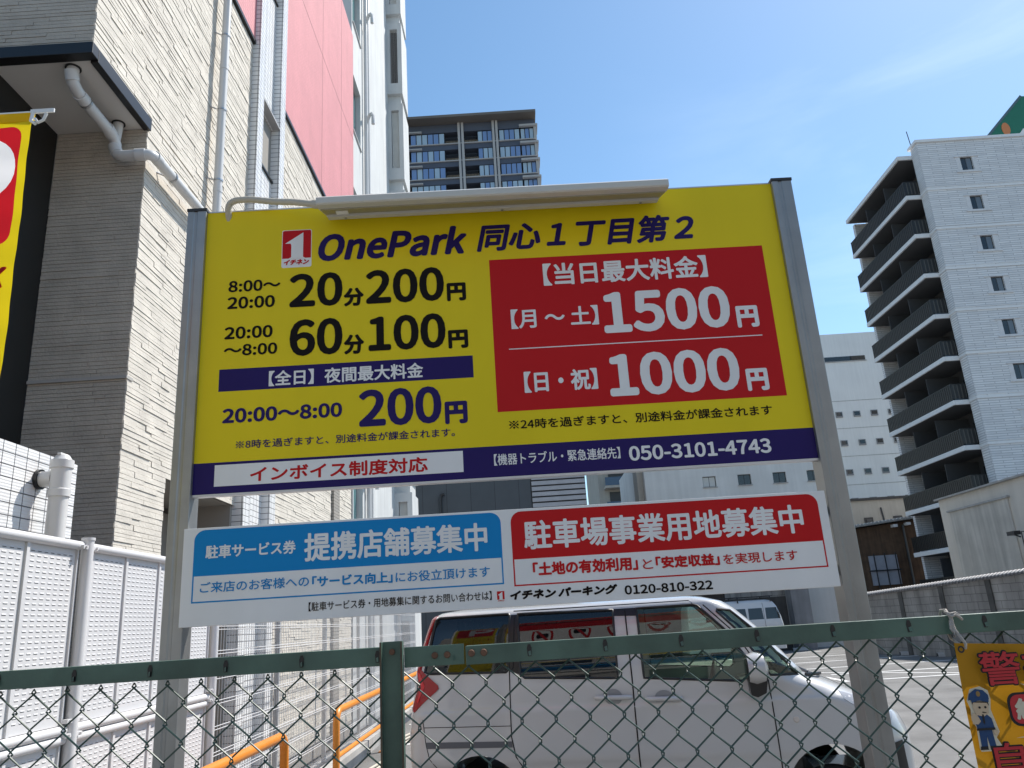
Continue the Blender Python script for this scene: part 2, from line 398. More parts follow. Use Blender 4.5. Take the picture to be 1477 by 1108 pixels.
# ---------------------------------------------------------------- white apartment block beyond it
B2 = thing('white_apartment_block', 'tall white rendered apartment block with teal windows and boxed bay windows, behind the pink panels', 'building', (-3.0, 14.2, 0))
w2 = MB()
w2.box(-12, F, 14.17, 14.23, 0, 26); w2.box(-12, F, 15.07, 20.0, 0, 26)
zt = [4.9 + 2.75 * i for i in range(8)]
zz = 0
for t in zt: w2.box(-12, F, 14.231, 15.069, zz, t - 1.42); zz = t
w2.box(-12, F, 14.231, 15.069, zz, 26)
bpart(w2, 'rendered_wall', M_white, B2)
bpart(MB().box(F - .02, F + .006, 15.9, 18.2, 11.36, 11.375), 'wall_seam', M_conc, B2)
for t in zt:
    fr = bpart(MB().box(F - .18, F - .12, 14.231, 15.069, t - 1.42, t), 'side_window', M_frame, B2)
    MB().box(F - .118, F - .11, 14.29, 15.01, t - 1.36, t - .05).build('pane', M_glasst, fr)
    bpart(MB().box(F - .1, F + .03, 14.231, 15.10, t - 1.44, t - 1.415), 'sill', M_white, B2)
for i in range(10):
    z0 = -.4 + i * 2.75
    b = MB(); y0, y1, x1 = 18.9, 20.0, F + .43
    # box with a framed opening in its front
    b.box(F, F + .10, y0, y1, z0, z0 + 2.42); b.box(x1 - .12, x1, y0, y1, z0, z0 + 2.42)
    b.box(F + .10, x1 - .12, y0, y1, z0, z0 + .35); b.box(F + .10, x1 - .12, y0, y1, z0 + 2.2, z0 + 2.42); b.box(F + .10, x1 - .12, y0 + .3, y1, z0 + .35, z0 + 2.2)
    bo = bpart(b, 'bay_box', M_white, B2)
    fr = MB().box(F + .102, x1 - .122, y0 + .10, y0 + .13, z0 + .352, z0 + 2.198).build('bay_frame', mat('white frame', (.6, .6, .6), .4) if i == 0 else bpy.data.materials['white frame'], bo)
    fr.matrix_parent_inverse = Matrix.Identity(4)
    c = MB()
    for q in range(6): c.box(F + .12 + q * .03, F + .145 + q * .03, y0 + .07 + .01 * (q % 2), y0 + .085 + .01 * (q % 2), z0 + .4, z0 + 2.15)
    cu = c.build('bay_curtain', M_curt if i % 2 else M_glassd, bo)
    bpart(MB().box(F, x1 - .06, y0 + .12, y1, z0 + 2.42, z0 + 2.75), 'bay_neck', M_white, B2)
dp = MB()
for yy, xx in ((15.35, .07), (15.62, .07)): dp.tube([(F + xx, yy, 0), (F + xx, yy, 26)], .045, 8)
for i in range(6):
    z = 4.2 + 2.75 * i
    dp.tube([(F + .07, 15.40, z), (F + .10, 15.36, z + .25), (F + .16, 15.3, z + .36), (F + .22, 15.25, z + .36), (F + .26, 15.2, z + .25), (F + .26, 15.2, z + .05)], .04, 8)
bpart(dp, 'downpipe', M_pvc, B2, smooth=40)

# ---------------------------------------------------------------- far buildings in the gap
B3 = thing('apartment_tower', 'far dark blue-grey apartment tower with white columns and broad flat roof overhang', 'building', (-3.4, 100, 0))
M_tw = mat('tower dark wall', (0.075, 0.09, 0.125), 0.7, var=0.1, vs=.3); M_tl = mat('tower light band', (0.42, 0.41, 0.40), 0.7); M_tt = mat('tower roof soffit', (0.16, 0.14, 0.12), .7, var=.15, vs=.2)
M_trec = mat('tower recess wall', (0.6, 0.57, 0.5), .8)
bpart(MB().box(-22, 5.7, 102.2, 125, 0, 72.31), 'tower_body', M_trec, B3)
wl = MB()
wl.box(-22, 5.72, 100.0, 102.2, 69.95 + 1.0, 72.31)
FL = [69.0 - 2.85 * i for i in range(10)]
grp = [(-12.6, -7.6, 6), (-2.75, -.62, 3), (.4, 3.42, 4), (3.55, 5.5, 3), (-21, -13, 8)]
rec = [(-7.5, -5.68), (-4.78, -2.85)]
sl_ = MB(); fr_ = MB()
for z in FL:
    wl.box(-22, 5.72, 100.0, 102.2, z - .98, z - .15)
    sl_.box(-22, 5.8, 99.8, 102.2, z - .15, z)
    for (x0, x1, n) in grp: fr_.box(x0, x1, 100.12, 102.2, z, z + 1.87)
bpart(wl, 'spandrel_wall', M_tw, B3); bpart(sl_, 'floor_band', M_tl, B3); bpart(fr_, 'window_frame', M_frame, B3)
M_glassp = glassmat('pale window glass', (.5, .6, .7, 1), .9, (.42, .55, .66, 1))
for z in FL[:7]:
    for (x0, x1, n) in grp[:4]:
        wd = (x1 - x0) / n; p = MB()
        for q in range(n): p.box(x0 + q * wd + .07, x0 + (q + 1) * wd - .07, 100.08, 100.118, z + .06, z + 1.8, M_glassb if random.random() < .45 else M_glassp)
        bpart(p, 'window', M_glassb, B3)
for x in (-5.62, -5.1, -.58, -.08): bpart(MB().box(x, x + .34, 99.7, 102.2, 40, 72.31), 'column', M_tl, B3)
dk = MB(); dk.box(-5.27, -5.11, 99.9, 102, 40, 72.3); dk.box(-.23, -.09, 99.9, 102, 40, 72.3); bpart(dk, 'column_gap', M_tw, B3)
for z in FL[:7]:
    for (x0, x1) in rec:
        rl = MB(); rl.box(x0, x1, 100.0, 100.06, z + .95, z + 1.02)
        for q in range(9): rl.box(x0 + q * (x1 - x0) / 9, x0 + q * (x1 - x0) / 9 + .05, 100.0, 100.05, z, z + .95)
        bpart(rl, 'balcony_railing', M_frame, B3)
        bpart(MB().box((x0 + x1) / 2 - .2, (x0 + x1) / 2 + .8, 102.1, 102.19, z, z + 1.4), 'balcony_door', M_frame, B3)
    bpart(MB().box(3.4, 6.1, 99.5, 102, z + 1.95, z + 2.25).box(5.5, 5.9, 99.8, 102, z, z + 1.94), 'corner_beam', M_tl, B3)
    bpart(MB().box(-12.9, -10.9, 99.6, 101, z + 1.95, z + 2.12), 'sun_shade', M_tl, B3)
rf = MB(); rf.prism([(98.2, 72.32), (98.2, 72.72), (126, 72.72), (126, 72.32)], 'x', -24, 5.9)
bpart(rf, 'roof', M_tt, B3)

B4 = thing('metal_clad_building', 'dark grey metal clad building with a pale louvred section, seen between the two boards', 'building', (-1.5, 30, 0))
bpart(MB().box(-9, .46, 30, 36, 0, 9.0), 'dark_wall', brickmat('dark metal cladding', (.065, .075, .085, 1), (.07, .08, .09, 1), (.03, .034, .04, 1), .92, 30, .012, 0, .5, .3, .1), B4)
bpart(MB().box(.47, 2.56, 30.05, 36, 0, 8.6), 'louvre_backing', M_frame, B4)
lv = MB()
for i in range(26): lv.box(.5, 2.54, 29.93, 30.04, 3.0 + i * .21, 3.0 + i * .21 + .15)
bpart(lv, 'louvre_blades', mat('pale louvre', (.40, .40, .42), .5, var=.1), B4)
bpart(MB().tube([(-3.0, 29.9, 4), (-3.0, 29.9, 6.3), (-2.95, 29.9, 6.42), (-2.85, 29.9, 6.45)], .06, 8), 'vent_pipe', M_frame, B4, smooth=40)

B5 = thing('balcony_apartment_block', 'small far beige apartment block with blue-glass balconies, in the gap left of the white warehouse', 'building', (7.8, 60, 0))
M_beige = mat('beige render', (0.42, 0.39, 0.34), .8, var=.08, vs=1, streak=.1)
bpart(MB().box(6.1, 10, 60, 70, 0, 15.5), 'wall', M_beige, B5)
M_bbg = mat('blue balcony glass', (.05, .09, .15), .2)
for z in (11.0, 9.6 - .45, 7.3, 12.9):
    bpart(MB().box(6.5, 8.9, 58.9, 60, z - .18, z), 'balcony_slab', M_beige, B5); bpart(MB().box(6.52, 8.85, 58.88, 58.93, z, z + .62), 'balcony_panel', M_bbg, B5); bpart(MB().box(6.9, 8.4, 59.94, 59.99, z, z + 1.5), 'balcony_door', M_frame, B5)
bpart(MB().box(4.9, 6.05, 64, 72, 0, 9.6), 'lower_wing', M_white, B5)

B6 = thing('white_warehouse', 'white rendered building with a row of small square windows, between the two sign boards', 'building', (8.6, 32, 0))
M_oldw = mat('weathered white render', (0.66, 0.65, 0.62), .85, var=.08, vs=.8, streak=.08)
wlm = MB(); xs = [7.5, 8.93, 10.36, 11.75]; x0 = 5.14
for x in xs: wlm.box(x0, x, 32, 40, 6.39, 6.82); x0 = x + .54
wlm.box(x0, 12.5, 32, 40, 6.39, 6.82); wlm.box(5.14, 12.5, 32, 40, 0, 6.389); wlm.box(5.14, 12.5, 32, 40, 6.821, 8.2)
bpart(wlm, 'wall', M_oldw, B6)
bpart(MB().box(4.9, 5.13, 32.4, 33.5, 0, 8.1), 'side_pier', M_beige, B6)
for x in xs:
    f = bpart(MB().box(x, x + .54, 32.10, 32.14, 6.39, 6.82), 'window', M_frame, B6)
    p = MB(); p.box(x + .03, x + .26, 32.085, 32.098, 6.42, 6.79); p.box(x + .28, x + .51, 32.085, 32.098, 6.42, 6.79); p.build('pane', M_glassd if x > 8 else M_curt, f)
    bpart(MB().box(x - .03, x + .57, 31.95, 32.0, 6.35, 6.388), 'sill', M_conc, B6)

# ---------------------------------------------------------------- buildings on the right
B7 = thing('white_office_block', 'large plain white block with rows of small windows, behind the balconied apartment block', 'building', (36, 82, 0))
M_w7 = mat('plain white render', (0.78, 0.77, 0.74), .85, var=.05, vs=.4, streak=.05)
bpart(MB().box(24, 48, 82, 100, 0, 29.75), 'wall', M_w7, B7)
gr = MB()
for z in (22.1, 19.1, 16.1, 13.1): gr.box(24, 48, 81.98, 82, z, z + .06)
bpart(gr, 'wall_groove', M_conc, B7)
bpart(MB().box(34.1, 38.5, 81.94, 81.99, 26.6, 27.1), 'strip_window', M_glassd, B7)
bpart(MB().box(34.0, 38.6, 81.9, 81.99, 26.5, 26.59), 'strip_sill', M_conc, B7)
M_gf = mat('grey frame', (.25, .25, .25), .5)
for z in (20.6, 17.5, 14.4, 11.4):
    for x in (34.2, 36.1, 37.95, 32.3, 30.4, 39.8):
        f = bpart(MB().box(x, x + .72, 81.9, 81.99, z - .28, z + .35), 'window', M_gf, B7)
        MB().box(x + .08, x + .64, 81.87, 81.898, z - .12, z + .27).build('pane', M_glassd, f)

B8 = thing('beige_low_building', 'low beige building with narrow dark windows, below the white office block', 'building', (30, 70, 0))
bpart(MB().box(24, 40, 70, 78, 0, 9.99), 'wall', M_beige, B8)
bpart(MB().box(23.8, 40.1, 69.8, 78, 9.991, 10.2), 'roof_edge', M_frame, B8)
for x in (28.0, 30.0, 32.55):
    f = bpart(MB().box(x, x + .74, 69.9, 69.99, 7.1, 8.5), 'window', M_frame, B8); MB().box(x + .14, x + .6, 69.86, 69.898, 7.25, 8.35).build('pane', M_glassd, f)
bpart(MB().tube([(31.8, 69.93, 7.0), (31.6, 69.93, 9.3)], .07, 6), 'downpipe', M_frame, B8)

B9 = thing('brick_apartment_block', 'white brick-patterned apartment block with stacked black-railed balconies on its left side', 'building', (28.6, 47.34, 0))
M_wb = brickmat('white brick siding', (0.66, 0.65, 0.65, 1), (0.78, 0.77, 0.765, 1), (0.50, 0.495, 0.50, 1), 1.3, .15, .03, .5, .7, .8, .05, smooth=.3)
M_sur9 = mat('window surround', (0.66, 0.65, 0.65), .8, var=.1, vs=3); M_trim9 = mat('white band', (0.76, 0.75, 0.74), .6, var=.05); M_dk9 = mat('balcony shade wall', (0.05, 0.05, 0.052), .8, var=.1)  # balcony back wall darkened, recess shade put into its colour
M_rail9 = mat('black railing', (0.012, 0.0115, 0.011), .4)
SL = [27.48 - 2.9 * i for i in range(10)]
M_sof9 = mat('balcony soffit shade', (.085, .085, .085), .8); M_pan9 = mat('smoked railing panel', (.075, .07, .062), .4)       # underside of each balcony slab, its shade put into a dark colour
WZ = [28.92 - 2.955 * i for i in range(10)]     # foot of each front window
wf = MB(); z = 0
WX0, WX1 = 31.28, 32.1
wf.box(28.6, WX0, 47.34, 48.2, -.4, 31.25); wf.box(WX1, 44, 47.34, 48.2, -.4, 31.25)
zz = -.4
for s in sorted(WZ): wf.box(WX0 + .001, WX1 - .001, 47.34, 48.2, zz, s); zz = s + 1.03
wf.box(WX0 + .001, WX1 - .001, 47.34, 48.2, zz, 31.25)
wf.box(30.2, 44, 48.21, 60, -.4, 31.2); wf.box(28.25, 30.2, 57.42, 57.75, -.4, 30.5)
bpart(wf, 'brick_wall', M_wb, B9)
bpart(MB().box(28.5, 44.1, 47.24, 48.4, 31.25, 31.45).box(30.1, 44.1, 48.4, 60.1, 31.25, 31.45), 'parapet', M_trim9, B9)
bd = MB()
for s in SL: bd.box(28.55, 44, 47.29, 48.2, s + .10, s + .26); bd.box(28.57, 44, 47.31, 48.2, s + .34, s + .38)
bpart(bd, 'floor_band', M_trim9, B9)
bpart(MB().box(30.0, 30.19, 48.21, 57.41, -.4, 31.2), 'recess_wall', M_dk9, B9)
XB, YN, YF = 27.60, 48.22, 57.4
for s in SL + [30.55]:
    bs = MB(); bs.box(XB + .12, 30.0, YN + .12, YF - .1, s + .02, s + .14); bs.box(XB, XB + .119, YN, YF, s, s + .30); bs.box(XB + .12, 30.0, YN, YN + .119, s, s + .30); bs.box(XB + .12, 30.0, YF - .099, YF, s, s + .30)
    sl9 = bpart(bs, 'balcony_slab', M_trim9, B9, bevel=.02)
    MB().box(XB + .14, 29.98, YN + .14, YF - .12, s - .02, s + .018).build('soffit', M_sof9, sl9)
for s in SL:
    z0, z1 = s + .30, s + 1.36
    r = MB(); r.box(XB + .02, XB + .07, YN + .03, YF - .03, z1 - .05, z1); r.box(XB + .02, XB + .07, YN + .03, YF - .03, z0 + .05, z0 + .09); r.box(XB + .071, 28.58, YN + .03, YN + .08, z1 - .05, z1)
    r.box(XB + .05, XB + .055, YN + .09, YF - .09, z0 + .09, z1 - .05, M_pan9); r.box(XB + .08, 28.58, YN + .06, YN + .065, z0 + .09, z1 - .05, M_pan9)
    q = YN + .05
    while q < YF - .05:
        r.box(XB + .02, XB + .045, q, q + .14, z0 + .09, z1 - .05); q += .235
    q = XB + .05
    while q < 28.5:
        r.box(q, q + .14, YN + .035, YN + .055, z0 + .09, z1 - .05); q += .235
    bpart(r, 'balcony_railing', M_rail9, B9)
M_scr = mat('grey screen', (.05, .05, .052), .6)
for s in SL:
    for y in (51.2, 54.3):
        sc = MB(); sc.box(27.8, 30.0, y, y + .05, s + .2, s + 2.6); bpart(sc, 'balcony_screen', M_scr, B9)
    for y in (49.0, 52.0, 55.0): bpart(MB().box(29.96, 30.0 - .002, y, y + 1.7, s + .2, s + 2.2), 'balcony_door', M_glassd, B9)
M_app = mat('white appliance', (.3, .3, .3), .5)
for i, s in enumerate(SL):
    for y in (50.2, 53.3, 56.4): bpart(MB().box(29.3, 29.7, y, y + .75, s + .75, s + 1.35), 'air_conditioner', M_app, B9)
for s in WZ:
    f = bpart(MB().box(WX0 + .002, WX1 - .002, 47.46, 47.52, s, s + 1.03), 'front_window', M_frame, B9)
    p = MB(); p.box(WX0 + .06, WX0 + .38, 47.445, 47.459, s + .06, s + .97); p.build('pane', M_glassd, f)
    p = MB(); p.box(WX0 + .43, WX1 - .06, 47.445, 47.459, s + .06, s + .97); p.build('pane', glassmat('grey window glass', (.5, .5, .5, 1), .9, (.14, .16, .18, 1)) if 'grey window glass' not in bpy.data.materials else bpy.data.materials['grey window glass'], f)
    sr = MB(); sr.box(WX0 - .30, WX0 - .001, 47.325, 47.4, s, s + 1.03); sr.box(WX1 + .001, WX1 + .30, 47.325, 47.4, s, s + 1.03); sr.box(WX0 - .42, WX1 + .42, 47.27, 47.4, s - .14, s - .002); sr.box(WX0 - .4, WX1 + .4, 47.28, 47.4, s + 1.032, s + 1.11)
    bpart(sr, 'window_surround', M_sur9, B9)
bpart(MB().tube([(31.2, 52, 31), (30.9, 52, 35.2)], .03, 6), 'antenna', M_frame, B9)

B10 = thing('rooftop_billboard', 'green rooftop billboard with orange dots, above the brick apartment block', 'billboard', (48, 60.2, 30))
bpart(MB().prism([(41.6, 38.4), (46.4, 43.2), (52, 43.2), (52, 36), (41.6, 36)], 'y', 60, 60.5), 'panel', mat('green board', (0.012, 0.15, 0.085), .5, var=.05), B10)
bpart(MB().prism([(41.2, 38.2), (46.25, 43.3), (46.4, 43.15), (41.5, 38.2)], 'y', 59.95, 59.998), 'edge_trim', mat('slate edge', (.07, .12, .14), .5), B10)
od = MB()
for cx, cz, rx, rz in ((44.25, 40.0, .36, .62), (43.3, 39.05, .3, .32)):
    od.prism([(cx + rx * cos(a * pi / 12), cz + rz * sin(a * pi / 12)) for a in range(24)], 'y', 59.96, 59.997)
bpart(od, 'orange_dot', mat('orange dot', (.55, .20, .07), .6), B10)
wm = MB(); wm.prism([(45.3, 39.45), (45.75, 39.95), (45.9, 39.6), (45.6, 39.2)], 'y', 59.96, 59.997); wm.prism([(45.95, 39.7), (46.5, 40.4), (46.9, 40.4), (46.3, 39.2)], 'y', 59.96, 59.997)
bpart(wm, 'white_mark', M_trim9, B10)
bpart(MB().box(46.5, 52, 60.5, 61, 20, 42), 'support_frame', M_conc, B10)

B11 = thing('plaster_annex', 'stained cream plaster annex wall with a bricked-up panel, behind the block wall on the right', 'building', (15.8, 26, 0))
M_pl = mat('cream plaster', (0.64, 0.595, 0.52), .9, var=.08, vs=.9, streak=.07)
bpart(MB().prism([(30, -.3), (30, 5.02), (14, 5.02), (14, -.3)], 'x', 15.75, 24), 'wall', M_pl, B11)
o = bpart(MB().box(15.70, 15.748, 25.7, 29.3, 1.0, 4.5), 'infill_panel', mat('stained plaster', (0.56, 0.53, 0.47), .9, var=.16, vs=1.2, streak=.22), B11); o['label'] = 'streaked grey infill panel'
bpart(MB().box(15.64, 15.749, 25.6, 29.4, 4.5, 4.56), 'ledge', M_conc, B11)
bpart(MB().box(15.6, 24.1, 13.9, 30.05, 5.02, 5.08), 'coping', M_conc, B11)
sc_ = MB(); sc_.tube([(15.75, 24.9, 3.35), (15.4, 24.9, 3.35), (15.4, 24.9, 2.9), (15.75, 24.9, 2.9)], .02, 6); sc_.box(15.3, 15.5, 25.1, 25.5, 3.28, 3.4); sc_.tube([(15.4, 25.3, 3.3), (15.4, 25.0, 3.2)], .025, 6)
bpart(sc_, 'security_camera', M_frame, B11)

B12 = thing('brown_shed', 'brown timber shed with a lean-to roof and barred white window, left of the lowest balconies', 'building', (26.5, 61, 0))
M_tim = mat('brown timber', (0.12, 0.066, 0.036), .8, var=.3, vs=2, streak=.35)
bpart(MB().prism([(24.6, -.2), (24.6, 6.75), (31.8, 7.42), (31.8, -.2)], 'y', 61, 66), 'wall', M_tim, B12)
rfp = MB(); rfp.prism([(24.2, 6.80), (24.2, 6.92), (32.2, 7.66), (32.2, 7.54)], 'y', 60.3, 66.4)
for i in range(28): rfp.tube([(24.2 + i * .28, 60.25, 6.93 + i * .28 * .0925), (24.2 + i * .28, 66, 6.93 + i * .28 * .0925)], .09, 6)
bpart(rfp, 'roof', M_conc, B12)
wf_ = bpart(MB().box(25.9, 28.0, 60.85, 60.99, 2.6, 4.75), 'window', mat('white blind', (.36, .36, .40), .6, var=.1), B12)
br = MB(); br.box(25.7, 28.1, 60.7, 60.75, 3.6, 3.7)
for x in (26.2, 27.0, 27.8): br.box(x, x + .07, 60.7, 60.75, 2.4, 4.9)
br.build('window_bars', M_frame, wf_)
bpart(MB().tube([(28.9, 60.9, 6.9), (28.9, 60.9, .3)], .09, 6), 'downpipe', M_frame, B12)
for x in (28.0, 29.0): bpart(MB().box(x, x + .3, 60.4, 60.95, 6.75 + (x - 28) * .09, 6.95 + (x - 28) * .09), 'floodlight', M_trim9, B12)

# block wall along the right side of the lot: top slopes gently, coping of small round tiles
W1 = thing('block_wall', 'long grey concrete block wall with a scalloped tile coping, right side of the parking lot', 'wall', (11.3, 24, 0))
M_blk = brickmat('concrete block', (.30, .285, .265, 1), (.34, .325, .30, 1), (.17, .16, .15, 1), .4, .2, .008, .5, .9, .4, .2, streak=.42)
PA, PB = Vector((12.77, 15.6, 2.25)), Vector((10.78, 26.2, 1.82))
dv = (PB - PA); d2 = Vector((dv.x, dv.y, 0)).normalized(); nn = Vector((-d2.y, d2.x, 0))   # towards the lot
if nn.x > 0: nn = -nn
bw_ = MB()
NSEG = 6
for i in range(NSEG):
    p = PA + dv * (i / NSEG); q = PA + dv * ((i + 1) / NSEG) - Vector((d2.x, d2.y, 0)) * .012
    zt_ = p.z; zq = q.z
    v = [Vector((p.x, p.y, -.2)), Vector((q.x, q.y, -.2)), Vector((q.x, q.y, zq - .1)), Vector((p.x, p.y, zt_ - .1))]
    bk_ = [a - nn * .15 for a in v]
    bw_.add(v + bk_, [(0, 1, 2, 3), (7, 6, 5, 4), (0, 4, 5, 1), (1, 5, 6, 2), (2, 6, 7, 3), (3, 7, 4, 0)])
bpart(bw_, 'block_face', M_blk, W1)
pil = MB()
for i in range(1, 2 * NSEG):
    p = PA + dv * (i / (2 * NSEG))
    if i % 2: continue
    c = p - Vector((0, 0, p.z)) + nn * .03
    pil.add([c + d2 * s_ * .09 + nn * e_ + Vector((0, 0, zz)) for zz in (-.2, p.z - .11) for (s_, e_) in ((-1, 0), (1, 0), (1, -.04), (-1, -.04))],
            [(0, 1, 2, 3), (4, 5, 6, 7), (0, 1, 5, 4), (1, 2, 6, 5), (2, 3, 7, 6), (3, 0, 4, 7)])
o = bpart(pil, 'stained_joint', mat('dark stained joint', (.10, .097, .09), .9, var=.3, vs=4, streak=.3), W1)
cp = MB(); nt_ = 84
for i in range(nt_):
    p = PA + dv * ((i + .5) / nt_)
    cp.tube([p + nn * .11 + Vector((0, 0, -.07)), p - nn * .02 + Vector((0, 0, .0)), p - nn * .25 + Vector((0, 0, -.06))], .042, 8)
bpart(cp, 'tile_coping', mat('grey roof tile', (.20, .20, .205), .5, var=.3, vs=30), W1, smooth=50)

W2 = thing('rear_wall', 'dark weathered concrete wall at the back of the lot behind the parked white van', 'wall', (9, 31.3, 0))
bpart(MB().box(2.0, 9.9, 31.3, 31.6, -.1, 1.95), 'lower_wall', mat('dark old concrete', (.085, .08, .075), .95, var=.3, vs=1.2, streak=.4), W2)
bpart(MB().box(7.6, 9.9, 31.3, 31.6, 1.951, 3.2), 'block_courses', M_blk, W2)
bpart(MB().box(2.0, 7.59, 31.32, 31.6, 1.951, 3.0), 'rusty_fence', mat('rusty sheet', (.06, .045, .035), .9, var=.3, vs=2, streak=.4), W2)
bpart(MB().box(9.92, 10.6, 30.7, 31.29, -.1, 3.1), 'pier', mat('pale concrete pier', (.24, .24, .245), .9, var=.15, vs=1.5, streak=.2), W2)

# unseen sunlit block added behind the viewer for warm bounce light and reflections
B0 = thing('added_bounce_block', 'plain beige block, unseen, added across the street for bounce light', 'building', (0, -17, 0))
bpart(MB().box(-40, 30, -30, -17, -.2, 12), 'wall', mat('beige street render', (.55, .51, .45), .85, var=.1, vs=.6), B0)
for i in range(16):
    for z in (1.2, 4.6, 8.0): bpart(MB().box(-38 + i * 4.2, -36 + i * 4.2, -16.99, -16.94, z, z + 1.7), 'window', M_glassd, B0)

# ================================================================ LEFT SIDE: low tiled wall, pipes, louvre fence
o = MB().box(-2.87, -2.75, 1.5, 4.83, 0, 2.728).build('tiled_wall', M_tile, bevel=.003)
tag(o, 'low white tiled wall behind the white louvre fence', 'wall')
T = thing('vent_standpipe', 'white plastic standpipe with T joint, elbowed into the low tiled wall', 'pipe', (-2.62, 4.44, 0))
def tpart(mb, name, m, t, **kw):
    o = mb.build(name, m, None, **kw); o.parent = t
    o.matrix_parent_inverse = Matrix.Translation(-(Vector((1.1, 1.65, 1.0)) if t.get('category') == 'banner' else Vector(t.location))); return o
M_pvcw = mat('white pvc', (0.66, 0.65, 0.63), 0.32, var=.04)
s1 = MB(); s1.tube([(-2.62, 4.44, 0), (-2.62, 4.44, 2.5)], .052, 20)
tpart(s1, 'pipe', M_pvcw, T, smooth=40)
s1 = MB(); s1.tube([(-2.62, 4.44, 2.46), (-2.62, 4.44, 2.50), (-2.62, 4.44, 2.505), (-2.62, 4.44, 2.62), (-2.62, 4.44, 2.625), (-2.62, 4.44, 2.67)], [.060, .060, .055, .055, .063, .063], 20)
s1.tube([(-2.745, 4.44, 2.568), (-2.66, 4.44, 2.568)], .045, 18); s1.tube([(-2.62, 4.44, 2.67), (-2.62, 4.44, 2.70)], [.055, .035], 16); s1.box(-2.63, -2.61, 4.40, 4.48, 2.70, 2.712)
tpart(s1, 't_joint', M_pvcw, T, smooth=40)
tpart(MB().tube([(-2.749, 4.44, 2.568), (-2.728, 4.44, 2.568)], .058, 20), 'seal_ring', M_blackm, T, smooth=40)

D1 = thing('rainwater_downpipe', 'grey vertical rainwater pipe clipped up the beige stone facade', 'pipe', (-2.9, 7.13, 0))
v = MB(); v.tube([(-2.895, 7.13, 2.9), (-2.895, 7.13, 14)], .043, 16)
for z in (4.6, 6.05, 7.55, 8.9): v.tube([(-2.895, 7.13, z - .03), (-2.895, 7.13, z + .03)], .047, 16)
tpart(v, 'pipe', M_pvc, D1, smooth=40)
for z in (6.15, 7.0, 7.95, 5.4):
    c = MB(); c.tube([(-2.895, 7.13, z), (-2.895, 7.13, z + .018)], .05, 16); c.tube([(-2.94, 7.10, z + .009), (-3.0, 7.04, z + .009)], .008, 6); tpart(c, 'clip', M_steel, D1)
D2 = thing('soffit_drainpipe', 'grey jointed drainpipe running under the white soffit and down the stone corner', 'pipe', (-3.3, 5.2, 0))
path = [(-3.2, 5.02, 5.88), (-3.2, 5.02, 5.80), (-3.2, 5.035, 5.765), (-3.2, 5.10, 5.735), (-3.2, 5.18, 5.725), (-3.2, 5.60, 5.715), (-3.2, 5.665, 5.70), (-3.195, 5.70, 5.66), (-3.19, 5.70, 5.60), (-3.175, 5.70, 5.56), (-3.13, 5.70, 5.545), (-2.97, 5.70, 5.545), (-2.92, 5.71, 5.55), (-2.90, 5.75, 5.56), (-2.895, 5.82, 5.57), (-2.893, 6.9, 5.60), (-2.893, 7.10, 5.59)]
v = MB(); v.tube(path, .045, 14)
for i in (1, 4, 5, 8, 11, 14):
    p = Vector(path[i]); q = Vector(path[i + 1]); dd = (q - p).normalized()
    v.tube([p - dd * .05, p + dd * .03], .051, 14)
v.tube([(-3.2, 5.69, 5.69), (-3.2, 5.72, 5.88)], .042, 14)
tpart(v, 'pipe', M_pvc, D2, smooth=50)
c = MB(); c.tube([(-3.2, 5.22, 5.724), (-3.2, 5.24, 5.724)], .053, 14); tpart(c, 'clip', M_steel, D2)
c = MB(); c.tube([(-2.894, 6.1, 5.578), (-2.894, 6.12, 5.579)], .053, 14); c.tube([(-2.94, 6.1, 5.58), (-3.0, 6.02, 5.58)], .008, 6); tpart(c, 'clip', M_steel, D2)
rg = MB(); rg.tube([(-3.2, 5.02, 5.879), (-3.2, 5.02, 5.87)], .058, 18); rg.tube([(-3.2, 5.72, 5.879), (-3.2, 5.72, 5.87)], .055, 18); tpart(rg, 'collar', M_blackm, D2)

